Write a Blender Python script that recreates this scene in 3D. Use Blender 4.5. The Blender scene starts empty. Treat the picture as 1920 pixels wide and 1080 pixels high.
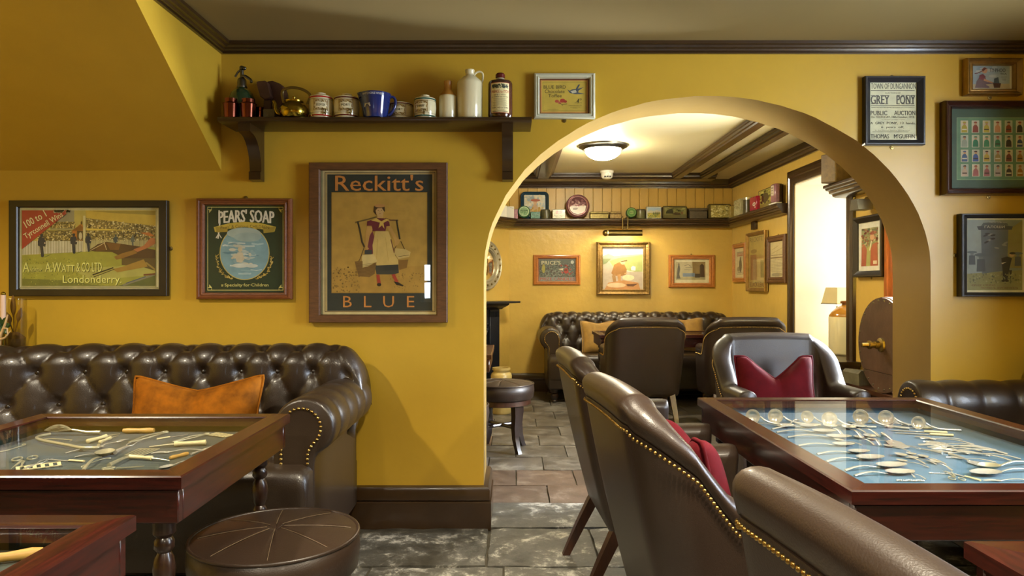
import bpy, bmesh, math, random
from mathutils import Vector, Matrix
R = random.Random(7)
PI = math.pi
SC = bpy.context.scene
COL = SC.collection

# ------------------------------------------------------------------ camera, world, lights, exposure
F = 1333.0      # focal length in pixels of the 1920 px wide frame (25 mm on 36 mm)
H = 1.15        # eye height
CY = 535.0      # horizon row
WY = 3.40       # face of the wall with the arch
WB = 3.74       # its back face
BY = 7.75       # far wall of the back room
XR = 2.40       # right wall of the back room
CEIL = 2.30
cam_d = bpy.data.cameras.new('camera')
cam = bpy.data.objects.new('camera', cam_d)
COL.objects.link(cam)
cam.location = (0, 0, H)
cam.rotation_euler = (PI/2, 0, 0)
cam_d.sensor_width = 36.0
cam_d.lens = F/1920*36
cam_d.shift_y = -(540-CY)/1920
cam_d.clip_start = 0.02
SC.camera = cam

SC.view_settings.view_transform = 'Standard'
SC.view_settings.look = 'None'
SC.view_settings.gamma = 1
SC.view_settings.use_curve_mapping = False
SC.view_settings.exposure = 0.85

world = bpy.data.worlds.new('overcast_sky')
SC.world = world
world.use_nodes = True
world.node_tree.nodes['Background'].inputs[0].default_value = (0.75, 0.85, 1.0, 1)
world.node_tree.nodes['Background'].inputs[1].default_value = 1.0

def area(name, loc, rot, sx, sy, power, color):
    d = bpy.data.lights.new(name, 'AREA')
    d.shape = 'RECTANGLE'; d.size = sx; d.size_y = sy
    d.energy = power; d.color = color
    o = bpy.data.objects.new(name, d)
    o.location = loc; o.rotation_euler = rot
    COL.objects.link(o)
    return o
DAY = (0.72, 0.84, 1.0)
# daylight arriving at the window openings (all outside the glass)
area('daylight_right_window', (2.98, 1.75, 1.55), (0, PI/2, 0), 1.2, 1.5, 130, DAY)
area('added_rear_light', (-1.11, -2.68, 1.2), (PI/2, 0, 0), .14, .5, 4, DAY)  # light behind the added rear slit, for a bright reflection in the poster glass
area('daylight_deep_window', (2.99, 5.55, 1.35), (0, PI/2, 0), 1.3, 0.85, 8, (1.0, 0.95, 0.86))
area('daylight_near_window', (2.99, 4.14, 1.28), (0, PI/2, 0), 1.4, 0.55, 360, (0.80, 0.88, 1.0))
LAMP = (1.0, 0.80, 0.50)
DOWNLIGHTS = [(-2.0, 1.6, 34), (.3, 1.25, 32), (1.6, .8, 26), (-.8, -.3, 26), (.9, -1.0, 26)]
for (x, y, w) in DOWNLIGHTS:
    o = area('downlight_bulb', (x, y, CEIL-.012), (0, 0, 0), .11, .11, w, (1.0, .88, .66))
    o.data.shape = 'DISK'; o.data.spread = math.radians(138)

# ------------------------------------------------------------------ helpers
def lin(h):
    if not isinstance(h, str): return tuple(h)
    h = h.lstrip('#')
    out = []
    for i in (0, 2, 4):
        c = int(h[i:i+2], 16)/255
        out.append(c/12.92 if c <= 0.04045 else ((c+0.055)/1.055)**2.4)
    return tuple(out)

def px(x, y, Y):
    return Vector(((x-960)*Y/F, Y, H-(y-CY)*Y/F))
def PX(x, Y): return (x-960)*Y/F
def PZ(y, Y): return H-(y-CY)*Y/F
def onz(x, y, z):
    Y = (H-z)*F/(y-CY)
    return Vector(((x-960)*Y/F, Y, z))

class MB:
    def __init__(s): s.v = []; s.f = []
    def add(s, vs, fs):
        n = len(s.v); s.v += [tuple(p) for p in vs]; s.f += [tuple(i+n for i in f) for f in fs]; return s
    def box(s, x0, x1, y0, y1, z0, z1, b=0.0):
        if x0 > x1: x0, x1 = x1, x0
        if y0 > y1: y0, y1 = y1, y0
        if z0 > z1: z0, z1 = z1, z0
        lo = (x0, y0, z0); hi = (x1, y1, z1)
        b = min(b, (x1-x0)*.45, (y1-y0)*.45, (z1-z0)*.45)
        if b <= 0:
            v = [(x0,y0,z0),(x1,y0,z0),(x1,y1,z0),(x0,y1,z0),(x0,y0,z1),(x1,y0,z1),(x1,y1,z1),(x0,y1,z1)]
            return s.add(v, [(0,3,2,1),(4,5,6,7),(0,1,5,4),(1,2,6,5),(2,3,7,6),(3,0,4,7)])
        v = []; idx = {}
        for sx in (0,1):
            for sy in (0,1):
                for sz in (0,1):
                    sg = (sx,sy,sz)
                    for a in range(3):
                        p = []
                        for k in range(3):
                            base = hi[k] if sg[k] else lo[k]
                            p.append(base if k == a else base + (-b if sg[k] else b))
                        idx[(sg, a)] = len(v); v.append(tuple(p))
        f = []
        for a in range(3):
            o = [k for k in range(3) if k != a]
            for sd in (0,1):
                q = []
                for (p0, p1) in ((0,0),(1,0),(1,1),(0,1)):
                    sg = [0,0,0]; sg[a] = sd; sg[o[0]] = p0; sg[o[1]] = p1
                    q.append(idx[(tuple(sg), a)])
                f.append(q)
        for a in range(3):
            o = [k for k in range(3) if k != a]
            for p0 in (0,1):
                for p1 in (0,1):
                    q = []
                    for (sd, ax) in ((0,o[0]),(1,o[0]),(1,o[1]),(0,o[1])):
                        sg = [0,0,0]; sg[a] = sd; sg[o[0]] = p0; sg[o[1]] = p1
                        q.append(idx[(tuple(sg), ax)])
                    f.append(q)
        for sx in (0,1):
            for sy in (0,1):
                for sz in (0,1):
                    f.append([idx[((sx,sy,sz), a)] for a in range(3)])
        return s.add(v, f)
    def grid(s, P, cu=False, cv=False):
        nu, nv = len(P), len(P[0])
        v = [p for row in P for p in row]; f = []
        for i in range(nu if cu else nu-1):
            for j in range(nv if cv else nv-1):
                i2 = (i+1) % nu; j2 = (j+1) % nv
                f.append((i*nv+j, i2*nv+j, i2*nv+j2, i*nv+j2))
        return s.add(v, f)
    def lathe(s, prof, c=(0,0,0), seg=20, axis='z', sx=1, sy=1):
        P = []
        for i in range(seg):
            a = 2*PI*i/seg; ca, sa = math.cos(a), math.sin(a); row = []
            for r, z in prof:
                if axis == 'z': row.append((c[0]+r*ca*sx, c[1]+r*sa*sy, c[2]+z))
                elif axis == 'y': row.append((c[0]+r*ca*sx, c[1]+z, c[2]+r*sa*sy))
                else: row.append((c[0]+z, c[1]+r*ca*sx, c[2]+r*sa*sy))
            P.append(row)
        return s.grid(P, cu=True)
    def tube(s, pts, r, seg=8, cap=True, closed=False, flat=1.0):
        pts = [Vector(p) for p in pts]
        if not closed and 4 <= len(pts) <= 11:      # smooth curve through the given points
            q = [pts[0]*2-pts[1]]+pts+[pts[-1]*2-pts[-2]]; out = []
            for i in range(1, len(q)-2):
                a, b_, c, d = q[i-1], q[i], q[i+1], q[i+2]
                for k in range(4):
                    t = k/4
                    out.append(b_*.0+.5*((b_*2)+(c-a)*t+(a*2-b_*5+c*4-d)*t*t+(b_*3-a-c*3+d)*t*t*t))
            pts = out+[pts[-1]]
        n = len(pts); P = []; up0 = None
        for i, p in enumerate(pts):
            if closed: t = pts[(i+1) % n]-pts[i-1]
            else: t = pts[min(i+1, n-1)]-pts[max(i-1, 0)]
            t = t.normalized()
            if up0 is None:
                up0 = Vector((0,0,1)) if abs(t.z) < .9 else Vector((1,0,0))
            sd = t.cross(up0)
            if sd.length < 1e-6: sd = t.orthogonal()
            sd = sd.normalized(); up = sd.cross(t).normalized(); up0 = up
            rr = r(i/(n-1)) if callable(r) else r
            P.append([p+sd*(rr*math.cos(2*PI*k/seg))+up*(rr*flat*math.sin(2*PI*k/seg)) for k in range(seg)])
        b = len(s.v)
        s.grid(P, cu=closed, cv=True)
        if cap and not closed:
            s.f.append(tuple(b+k for k in range(seg)))
            s.f.append(tuple(b+(n-1)*seg+k for k in range(seg)))
        return s
    def prism(s, poly, d0, d1, plane='xz'):
        def m(p, d):
            if plane == 'xz': return (p[0], d, p[1])
            if plane == 'xy': return (p[0], p[1], d)
            return (d, p[0], p[1])
        n = len(poly)
        v = [m(p, d0) for p in poly]+[m(p, d1) for p in poly]
        f = [tuple(range(n)), tuple(range(2*n-1, n-1, -1))]
        f += [(i, (i+1) % n, (i+1) % n+n, i+n) for i in range(n)]
        return s.add(v, f)
    def ball(s, c, r, seg=8, rings=5, sz=1.0, sx=1.0, sy=1.0):
        prof = [(max(1e-5, r*math.sin(PI*i/rings)), -r*math.cos(PI*i/rings)*sz) for i in range(rings+1)]
        return s.lathe(prof, c, seg, sx=sx, sy=sy)
    def sweep(s, prof, path):
        """prof: (out, up) pairs; path: list of (point, outward 2D vector (already mitred))"""
        P = []
        for (p, o) in path:
            P.append([(p[0]+o[0]*a, p[1]+o[1]*a, p[2]+b) for a, b in prof])
        return s.grid(P)
    def xf(s, M):
        s.v = [tuple(M @ Vector(p)) for p in s.v]; return s
    def mesh(s, name, m, sharp=38):
        me = bpy.data.meshes.new(name)
        me.from_pydata(s.v, [], s.f)
        bm = bmesh.new(); bm.from_mesh(me)
        bmesh.ops.remove_doubles(bm, verts=bm.verts, dist=1e-6)
        bmesh.ops.recalc_face_normals(bm, faces=bm.faces)
        bm.to_mesh(me); bm.free()
        me.polygons.foreach_set('use_smooth', [True]*len(me.polygons))
        me.set_sharp_from_angle(angle=math.radians(sharp))
        if m: me.materials.append(m)
        return me

def link(name, me, parent=None, loc=(0,0,0), rot=(0,0,0)):
    o = bpy.data.objects.new(name, me); COL.objects.link(o)
    o.location = loc; o.rotation_euler = rot
    if parent: o.parent = parent
    return o
def obj(name, mb, m, parent=None, loc=(0,0,0), rot=(0,0,0), sharp=38):
    return link(name, mb.mesh(name, m, sharp), parent, loc, rot)
def tag(o, label, cat, group=None):
    o['label'] = label; o['category'] = cat
    if group: o['group'] = group
    return o
def thing(name, label, cat, loc=(0,0,0), rotz=0, group=None):
    o = bpy.data.objects.new(name, None); COL.objects.link(o)
    o.empty_display_size = .05
    o.location = loc; o.rotation_euler = (0,0,rotz)
    return tag(o, label, cat, group)
def struct(name, mb, m, parent=None, sharp=38):
    o = obj(name, mb, m, parent, sharp=sharp); o['kind'] = 'structure'; return o
def dup(root, loc, rotz, label, group=None, scale=None):
    def cp(o, par):
        c = o.copy(); COL.objects.link(c)
        if par: c.parent = par
        for ch in list(o.children): cp(ch, c)
        return c
    r = cp(root, None)
    r.location = loc; r.rotation_euler = (root.rotation_euler[0], root.rotation_euler[1], rotz)
    if scale: r.scale = (scale,)*3 if not isinstance(scale, tuple) else scale
    r['label'] = label
    if group: r['group'] = group
    return r
def stuff(o): o['kind'] = 'stuff'; return o
def smooth(t): t = max(0, min(1, t)); return t*t*(3-2*t)

# ------------------------------------------------------------------ materials
def nodes(name):
    m = bpy.data.materials.new(name); m.use_nodes = True
    nt = m.node_tree; b = nt.nodes['Principled BSDF']
    return m, nt, b
def mat(name, c, rough=.5, metal=0., var=.12, vscale=6., bump=0., bscale=60., coat=0., spec=.5, stretch=None, c2=None, sheen=0., rnd=0., emit=0.):
    m, nt, b = nodes(name); L = nt.links.new; N = nt.nodes.new
    c = lin(c)
    tc = N('ShaderNodeTexCoord'); vec = tc.outputs['Object']
    if stretch:
        mp = N('ShaderNodeMapping'); mp.inputs['Scale'].default_value = stretch; L(vec, mp.inputs[0]); vec = mp.outputs[0]
    nz = N('ShaderNodeTexNoise'); nz.inputs['Scale'].default_value = vscale; nz.inputs['Detail'].default_value = 5
    nz.inputs['Roughness'].default_value = .6
    if rnd:
        oi = N('ShaderNodeObjectInfo'); va = N('ShaderNodeVectorMath'); va.operation = 'MULTIPLY_ADD'
        L(oi.outputs['Random'], va.inputs[0]); va.inputs[1].default_value = (37, 51, 23); L(vec, va.inputs[2])
        vec = va.outputs[0]
    L(vec, nz.inputs['Vector'])
    cr = N('ShaderNodeValToRGB')
    d = lin(c2) if c2 else tuple(x*(1+var) for x in c)
    lo = c if c2 else tuple(x*(1-var) for x in c)
    cr.color_ramp.elements[0].position = .32; cr.color_ramp.elements[1].position = .68
    cr.color_ramp.elements[0].color = (*lo, 1); cr.color_ramp.elements[1].color = (*d, 1)
    L(nz.outputs[0], cr.inputs[0])
    outc = cr.outputs[0]
    if rnd:
        hs = N('ShaderNodeHueSaturation'); mr = N('ShaderNodeMapRange')
        mr.inputs[3].default_value = 1-rnd; mr.inputs[4].default_value = 1+rnd
        L(oi.outputs['Random'], mr.inputs[0]); L(mr.outputs[0], hs.inputs['Value']); L(outc, hs.inputs['Color']); outc = hs.outputs[0]
    L(outc, b.inputs['Base Color'])
    b.inputs['Roughness'].default_value = rough; b.inputs['Metallic'].default_value = metal
    b.inputs['Coat Weight'].default_value = coat; b.inputs['Coat Roughness'].default_value = .12
    b.inputs['Specular IOR Level'].default_value = spec
    if sheen: b.inputs['Sheen Weight'].default_value = sheen; b.inputs['Sheen Roughness'].default_value = .4
    if bump:
        n2 = N('ShaderNodeTexNoise'); n2.inputs['Scale'].default_value = bscale; n2.inputs['Detail'].default_value = 4
        bp = N('ShaderNodeBump'); bp.inputs['Strength'].default_value = bump; bp.inputs['Distance'].default_value = .01
        L(vec, n2.inputs['Vector']); L(n2.outputs[0], bp.inputs['Height']); L(bp.outputs[0], b.inputs['Normal'])
    if emit:
        b.inputs['Emission Color'].default_value = (*c, 1); b.inputs['Emission Strength'].default_value = emit
    return m
M = {}
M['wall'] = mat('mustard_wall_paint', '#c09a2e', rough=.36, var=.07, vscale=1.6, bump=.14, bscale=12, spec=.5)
M['wall_back'] = mat('mustard_brushed_plaster', '#c2a24e', rough=.36, var=.08, vscale=2.2, bump=.35, bscale=16, spec=.5)
M['board'] = mat('mustard_board_paint', '#b89440', rough=.4, var=.08, vscale=5, stretch=(6,6,1))
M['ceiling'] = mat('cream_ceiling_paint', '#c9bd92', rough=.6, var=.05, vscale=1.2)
M['ceilfront'] = mat('shaded_ceiling_paint', '#8c7a4e', rough=.6, var=.05, vscale=1.2)  # cream ceiling darkened to khaki: the front room's dimness put into the colour
M['reveal'] = mat('white_reveal_paint', '#ece4c8', rough=.6, var=.03)
M['trim'] = mat('brown_gloss_paint', '#35230f', rough=.28, var=.12, vscale=9, bump=.05, bscale=40, coat=.25)
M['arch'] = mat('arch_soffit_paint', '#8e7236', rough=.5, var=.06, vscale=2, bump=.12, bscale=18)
M['leather'] = mat('dark_brown_leather', '#2b2016', rough=.33, var=.16, vscale=4, bump=.14, bscale=300, spec=.5, coat=.2)
M['leather2'] = mat('brown_leather', '#2d2119', rough=.38, var=.12, vscale=4, bump=.10, bscale=340, spec=.5, coat=.06)
M['button'] = mat('leather_button', '#1c130c', rough=.3, var=.1)
M['nail'] = mat('brass_nail', '#a98a4c', rough=.25, metal=1, var=.1)
M['dwood'] = mat('dark_walnut', '#26150c', rough=.3, var=.3, vscale=9, stretch=(1,9,9), coat=.3)
M['leg'] = mat('stained_leg_wood', '#3b2010', rough=.35, var=.3, vscale=10, stretch=(6,6,1), coat=.2)
M['mahog'] = mat('mahogany_table', '#3a110a', rough=.26, var=.35, vscale=10, stretch=(1,14,14), coat=.3, c2='#1e0906')
M['mahogY'] = mat('mahogany_table_side', '#3a120b', rough=.28, var=.35, vscale=10, stretch=(14,1,14), coat=.3, c2='#1e0906')
M['oak'] = mat('oak_frame', '#5f3d1e', rough=.45, var=.25, vscale=14, stretch=(1.5,8,8), bump=.1, bscale=90)
M['redfr'] = mat('reddish_frame_wood', '#7a4624', rough=.38, var=.2, vscale=14, stretch=(1.5,8,8))
M['blackfr'] = mat('black_frame', '#231c14', rough=.35, var=.15)
M['navyfr'] = mat('blue_black_frame', '#26262a', rough=.32, var=.1)
M['whitefr'] = mat('pale_painted_frame', '#c9c7ab', rough=.4, var=.05)
M['goldfr'] = mat('dull_gold_frame', '#9a7a44', rough=.35, metal=.7, var=.2, vscale=18)
M['goldfr2'] = mat('carved_gilt', '#8a7040', rough=.38, metal=.6, var=.35, vscale=40, bump=.5, bscale=70)
M['copperfr'] = mat('copper_stained_pine', '#a5662c', rough=.3, var=.2, vscale=14, stretch=(2,8,8), coat=.3)
M['mahfr'] = mat('mahogany_frame', '#3a1c14', rough=.3, var=.2, vscale=14, coat=.3)
M['brass'] = mat('polished_brass', '#96802e', rough=.16, metal=1, var=.15)
M['brassd'] = mat('dull_brass', '#8a7848', rough=.35, metal=1, var=.2)
M['copper'] = mat('copper', '#8a4c3a', rough=.18, metal=1, var=.2)
M['silver'] = mat('silver_plate', '#dcd8cc', rough=.22, metal=.6, var=.05)
M['steel'] = mat('old_steel', '#c9c2a4', rough=.28, metal=.6, var=.15)
M['pewter'] = mat('pewter', '#6d6a5e', rough=.35, metal=1, var=.2)
M['ivory'] = mat('ivory', '#d8c99a', rough=.35, var=.1)
M['bone'] = mat('pale_wood_handle', '#b98f4a', rough=.45, var=.2)
M['feltb'] = mat('blue_felt', '#1e4f66', rough=.95, var=.08, vscale=30, sheen=.3)
M['feltg'] = mat('green_felt', '#1d2a22', rough=.95, var=.1, vscale=30, sheen=.3)
M['velvetr'] = mat('red_velvet', '#520a12', rough=.85, var=.2, vscale=14, spec=.15, bump=.15, bscale=30)
M['velveto'] = mat('amber_velvet', '#804a06', rough=.85, var=.4, vscale=16, spec=.15, bump=.2, bscale=26)
M['cotton'] = mat('ochre_cotton', '#8c6a2a', rough=.8, var=.2, vscale=14, sheen=.3)
M['cream'] = mat('cream_stoneware', '#d8cda4', rough=.14, var=.05, vscale=5, coat=.5)
M['tan'] = mat('tan_glaze', '#a87328', rough=.14, var=.12, vscale=6, coat=.5)
M['blue'] = mat('cobalt_glaze', '#1d2c66', rough=.1, var=.1, coat=.6)
M['red'] = mat('red_band', '#a51f1c', rough=.2, var=.05)
M['maroon'] = mat('maroon_band', '#5a1a14', rough=.2, var=.05)
M['greenband'] = mat('green_band', '#1f5046', rough=.2, var=.05)
M['brownglass'] = mat('brown_glaze_bottle', '#3a1a10', rough=.12, var=.15, coat=.5)
M['siphon'] = mat('green_siphon_glass', '#2a4226', rough=.14, var=.25, vscale=8, coat=.6)
M['iron'] = mat('cast_iron', '#23262e', rough=.42, metal=.4, var=.2, bump=.1, bscale=60)
M['plastic'] = mat('white_plastic', '#e2dfd2', rough=.4, var=.02)
M['black'] = mat('black_hole', '#0c0a08', rough=.6)
M['stone'] = mat('grey_stone', '#5d5846', rough=.75, var=.25, vscale=12, bump=.3, bscale=40)
M['rust'] = mat('rusty_drum_wood', '#4c362a', rough=.5, var=.3, vscale=6, bump=.15, bscale=30)
M['shade'] = mat('lamp_shade_cloth', '#c9b886', rough=.8, var=.05)
M['sand'] = mat('brown_sand', '#5a3c0c', rough=.9, var=.2, vscale=60)
M['reed'] = mat('dried_reed', '#6e4a14', rough=.8, var=.3, vscale=30)
M['leaf'] = mat('dark_green_leaf', '#26401c', rough=.4, var=.2)
M['antler'] = mat('antler', '#c0a070', rough=.45, var=.3, vscale=20)
M['candle'] = mat('candle_wax', '#d8b8a0', rough=.5, var=.05)
M['orangewood'] = mat('varnished_pine', '#8f4a18', rough=.25, var=.25, vscale=8, stretch=(8,8,1), coat=.3)
M['paper'] = mat('white_paper', '#e2ded0', rough=.7, var=.03)
M['leathercase'] = mat('dark_leather_case', '#482a1c', rough=.5, var=.25, vscale=9, bump=.15, bscale=60)
M['seam'] = mat('seam_thread', '#665540', rough=.6)
M['grout'] = mat('floor_joint', '#4f493c', rough=.9, var=.3, vscale=14)

def stone_mat(name, dark, mid, light, rough, wear):
    m, nt, b = nodes(name); L = nt.links.new; N = nt.nodes.new
    tc = N('ShaderNodeTexCoord'); oi = N('ShaderNodeObjectInfo')
    va = N('ShaderNodeVectorMath'); va.operation = 'MULTIPLY_ADD'
    L(oi.outputs['Random'], va.inputs[0]); va.inputs[1].default_value = (91, 47, 13); L(tc.outputs['Object'], va.inputs[2])
    n1 = N('ShaderNodeTexNoise'); n1.inputs['Scale'].default_value = 7; n1.inputs['Detail'].default_value = 8; n1.inputs['Roughness'].default_value = .7
    n1.inputs['Distortion'].default_value = .15
    L(va.outputs[0], n1.inputs['Vector'])
    cr = N('ShaderNodeValToRGB'); e = cr.color_ramp.elements
    e[0].position = .30; e[0].color = (*lin(dark), 1); e[1].position = .72; e[1].color = (*lin(light), 1)
    k = e.new(.5); k.color = (*lin(mid), 1)
    L(n1.outputs[0], cr.inputs[0])
    n2 = N('ShaderNodeTexNoise'); n2.inputs['Scale'].default_value = 7; n2.inputs['Detail'].default_value = 14; n2.inputs['Roughness'].default_value = .82
    n2.inputs['Distortion'].default_value = .15
    L(va.outputs[0], n2.inputs['Vector'])
    c2 = N('ShaderNodeValToRGB'); c2.color_ramp.elements[0].position = .53; c2.color_ramp.elements[1].position = .60
    L(n2.outputs[0], c2.inputs[0])
    mu = N('ShaderNodeMath'); mu.operation = 'MULTIPLY'; mu.inputs[1].default_value = wear; L(c2.outputs[0], mu.inputs[0])
    mx = N('ShaderNodeMixRGB'); mx.inputs[2].default_value = (*lin('#c4c0b4'), 1)
    L(mu.outputs[0], mx.inputs[0]); L(cr.outputs[0], mx.inputs[1])
    hs = N('ShaderNodeHueSaturation'); mr = N('ShaderNodeMapRange'); mr.inputs[3].default_value = .72; mr.inputs[4].default_value = 1.25
    L(oi.outputs['Random'], mr.inputs[0]); L(mr.outputs[0], hs.inputs['Value']); L(mx.outputs[0], hs.inputs['Color'])
    L(hs.outputs[0], b.inputs['Base Color'])
    rr = N('ShaderNodeMapRange'); rr.inputs[3].default_value = rough-.1; rr.inputs[4].default_value = rough+.2
    L(n1.outputs[0], rr.inputs[0]); L(rr.outputs[0], b.inputs['Roughness'])
    bp = N('ShaderNodeBump'); bp.inputs['Strength'].default_value = .45; bp.inputs['Distance'].default_value = .012
    L(n2.outputs[0], bp.inputs['Height']); L(bp.outputs[0], b.inputs['Normal'])
    return m
M['flag'] = stone_mat('worn_flagstone', '#26251f', '#55534c', '#86847a', .30, .85)
M['paver'] = stone_mat('clay_paver', '#37312a', '#565048', '#726d64', .34, .15)
M['paver2'] = stone_mat('red_clay_paver', '#3f2e20', '#574334', '#6c5a48', .40, .1)

def glass_mat(name, tint=(1,1,1), rough=.0, refl=1.0):
    m = bpy.data.materials.new(name); m.use_nodes = True; nt = m.node_tree
    nt.nodes.clear(); N = nt.nodes.new; L = nt.links.new
    o = N('ShaderNodeOutputMaterial'); mx = N('ShaderNodeMixShader'); t = N('ShaderNodeBsdfTransparent'); g = N('ShaderNodeBsdfGlossy')
    fr = N('ShaderNodeFresnel'); ge = N('ShaderNodeNewGeometry'); ma = N('ShaderNodeMath'); ma.operation = 'MULTIPLY_ADD'
    ma.inputs[1].default_value = -.8333; ma.inputs[2].default_value = 1.5      # inner face: inverse index
    L(ge.outputs['Backfacing'], ma.inputs[0]); L(ma.outputs[0], fr.inputs[0])
    t.inputs[0].default_value = (*tint, 1); g.inputs['Roughness'].default_value = rough
    mr = N('ShaderNodeMath'); mr.operation = 'MULTIPLY'; mr.inputs[1].default_value = refl; L(fr.outputs[0], mr.inputs[0]); L(mr.outputs[0], mx.inputs[0]); L(t.outputs[0], mx.inputs[1]); L(g.outputs[0], mx.inputs[2]); L(mx.outputs[0], o.inputs[0])
    return m
M['glass'] = glass_mat('picture_glass', refl=.7)
M['tglass'] = glass_mat('table_glass', (.97, .98, .98), refl=.32)
M['vglass'] = glass_mat('vase_glass', (.93, .92, .8))

def emis(name, c, s):
    m = bpy.data.materials.new(name); m.use_nodes = True; nt = m.node_tree; nt.nodes.clear()
    o = nt.nodes.new('ShaderNodeOutputMaterial'); e = nt.nodes.new('ShaderNodeEmission')
    e.inputs[0].default_value = (*c, 1); e.inputs[1].default_value = s
    nt.links.new(e.outputs[0], o.inputs[0]); return m
M['lampback'] = emis('lit_opal_glass_back_room', (1.0, .90, .68), 135.0)
M['tubelight'] = emis('lit_picture_tube', (1.0, .84, .55), 180.0)

mp, nt, b = nodes('printed_paper')
at = nt.nodes.new('ShaderNodeAttribute'); at.attribute_name = 'Col'
tcx = nt.nodes.new('ShaderNodeTexCoord'); nzx = nt.nodes.new('ShaderNodeTexNoise'); nzx.inputs['Scale'].default_value = 22; nzx.inputs['Detail'].default_value = 6
mrx = nt.nodes.new('ShaderNodeMapRange'); mrx.inputs[3].default_value = .70; mrx.inputs[4].default_value = 1.25
mxx = nt.nodes.new('ShaderNodeMixRGB'); mxx.blend_type = 'MULTIPLY'; mxx.inputs[0].default_value = 1
nt.links.new(tcx.outputs['Object'], nzx.inputs['Vector']); nt.links.new(nzx.outputs[0], mrx.inputs[0]); nt.links.new(at.outputs['Color'], mxx.inputs[1]); nt.links.new(mrx.outputs[0], mxx.inputs[2])
nt.links.new(mxx.outputs[0], b.inputs['Base Color']); b.inputs['Roughness'].default_value = .55
M['print'] = mp
mp, nt, b = nodes('printed_tin')
at = nt.nodes.new('ShaderNodeAttribute'); at.attribute_name = 'Col'
nt.links.new(at.outputs['Color'], b.inputs['Base Color']); b.inputs['Roughness'].default_value = .22; b.inputs['Coat Weight'].default_value = .5
M['tinprint'] = mp

# ------------------------------------------------------------------ flat printed artwork (vector layers with their own colours)
TXT = {}
def text_geo(s, bold=0.0, shear=0.0):
    k = (s, bold, shear)
    if k in TXT: return TXT[k]
    cu = bpy.data.curves.new('lettering', 'FONT'); cu.body = s; cu.resolution_u = 2; cu.offset = bold; cu.shear = shear
    cu.fill_mode = 'FRONT'
    o = bpy.data.objects.new('lettering', cu)
    me = bpy.data.meshes.new_from_object(o)
    v = [(p.co.x, p.co.y) for p in me.vertices]; f = [tuple(p.vertices) for p in me.polygons]
    bpy.data.objects.remove(o); bpy.data.curves.remove(cu); bpy.data.meshes.remove(me)
    xs = [p[0] for p in v] or [0, 1]; ys = [p[1] for p in v] or [0, 1]
    TXT[k] = (v, f, min(xs), max(xs), min(ys), max(ys)); return TXT[k]

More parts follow.
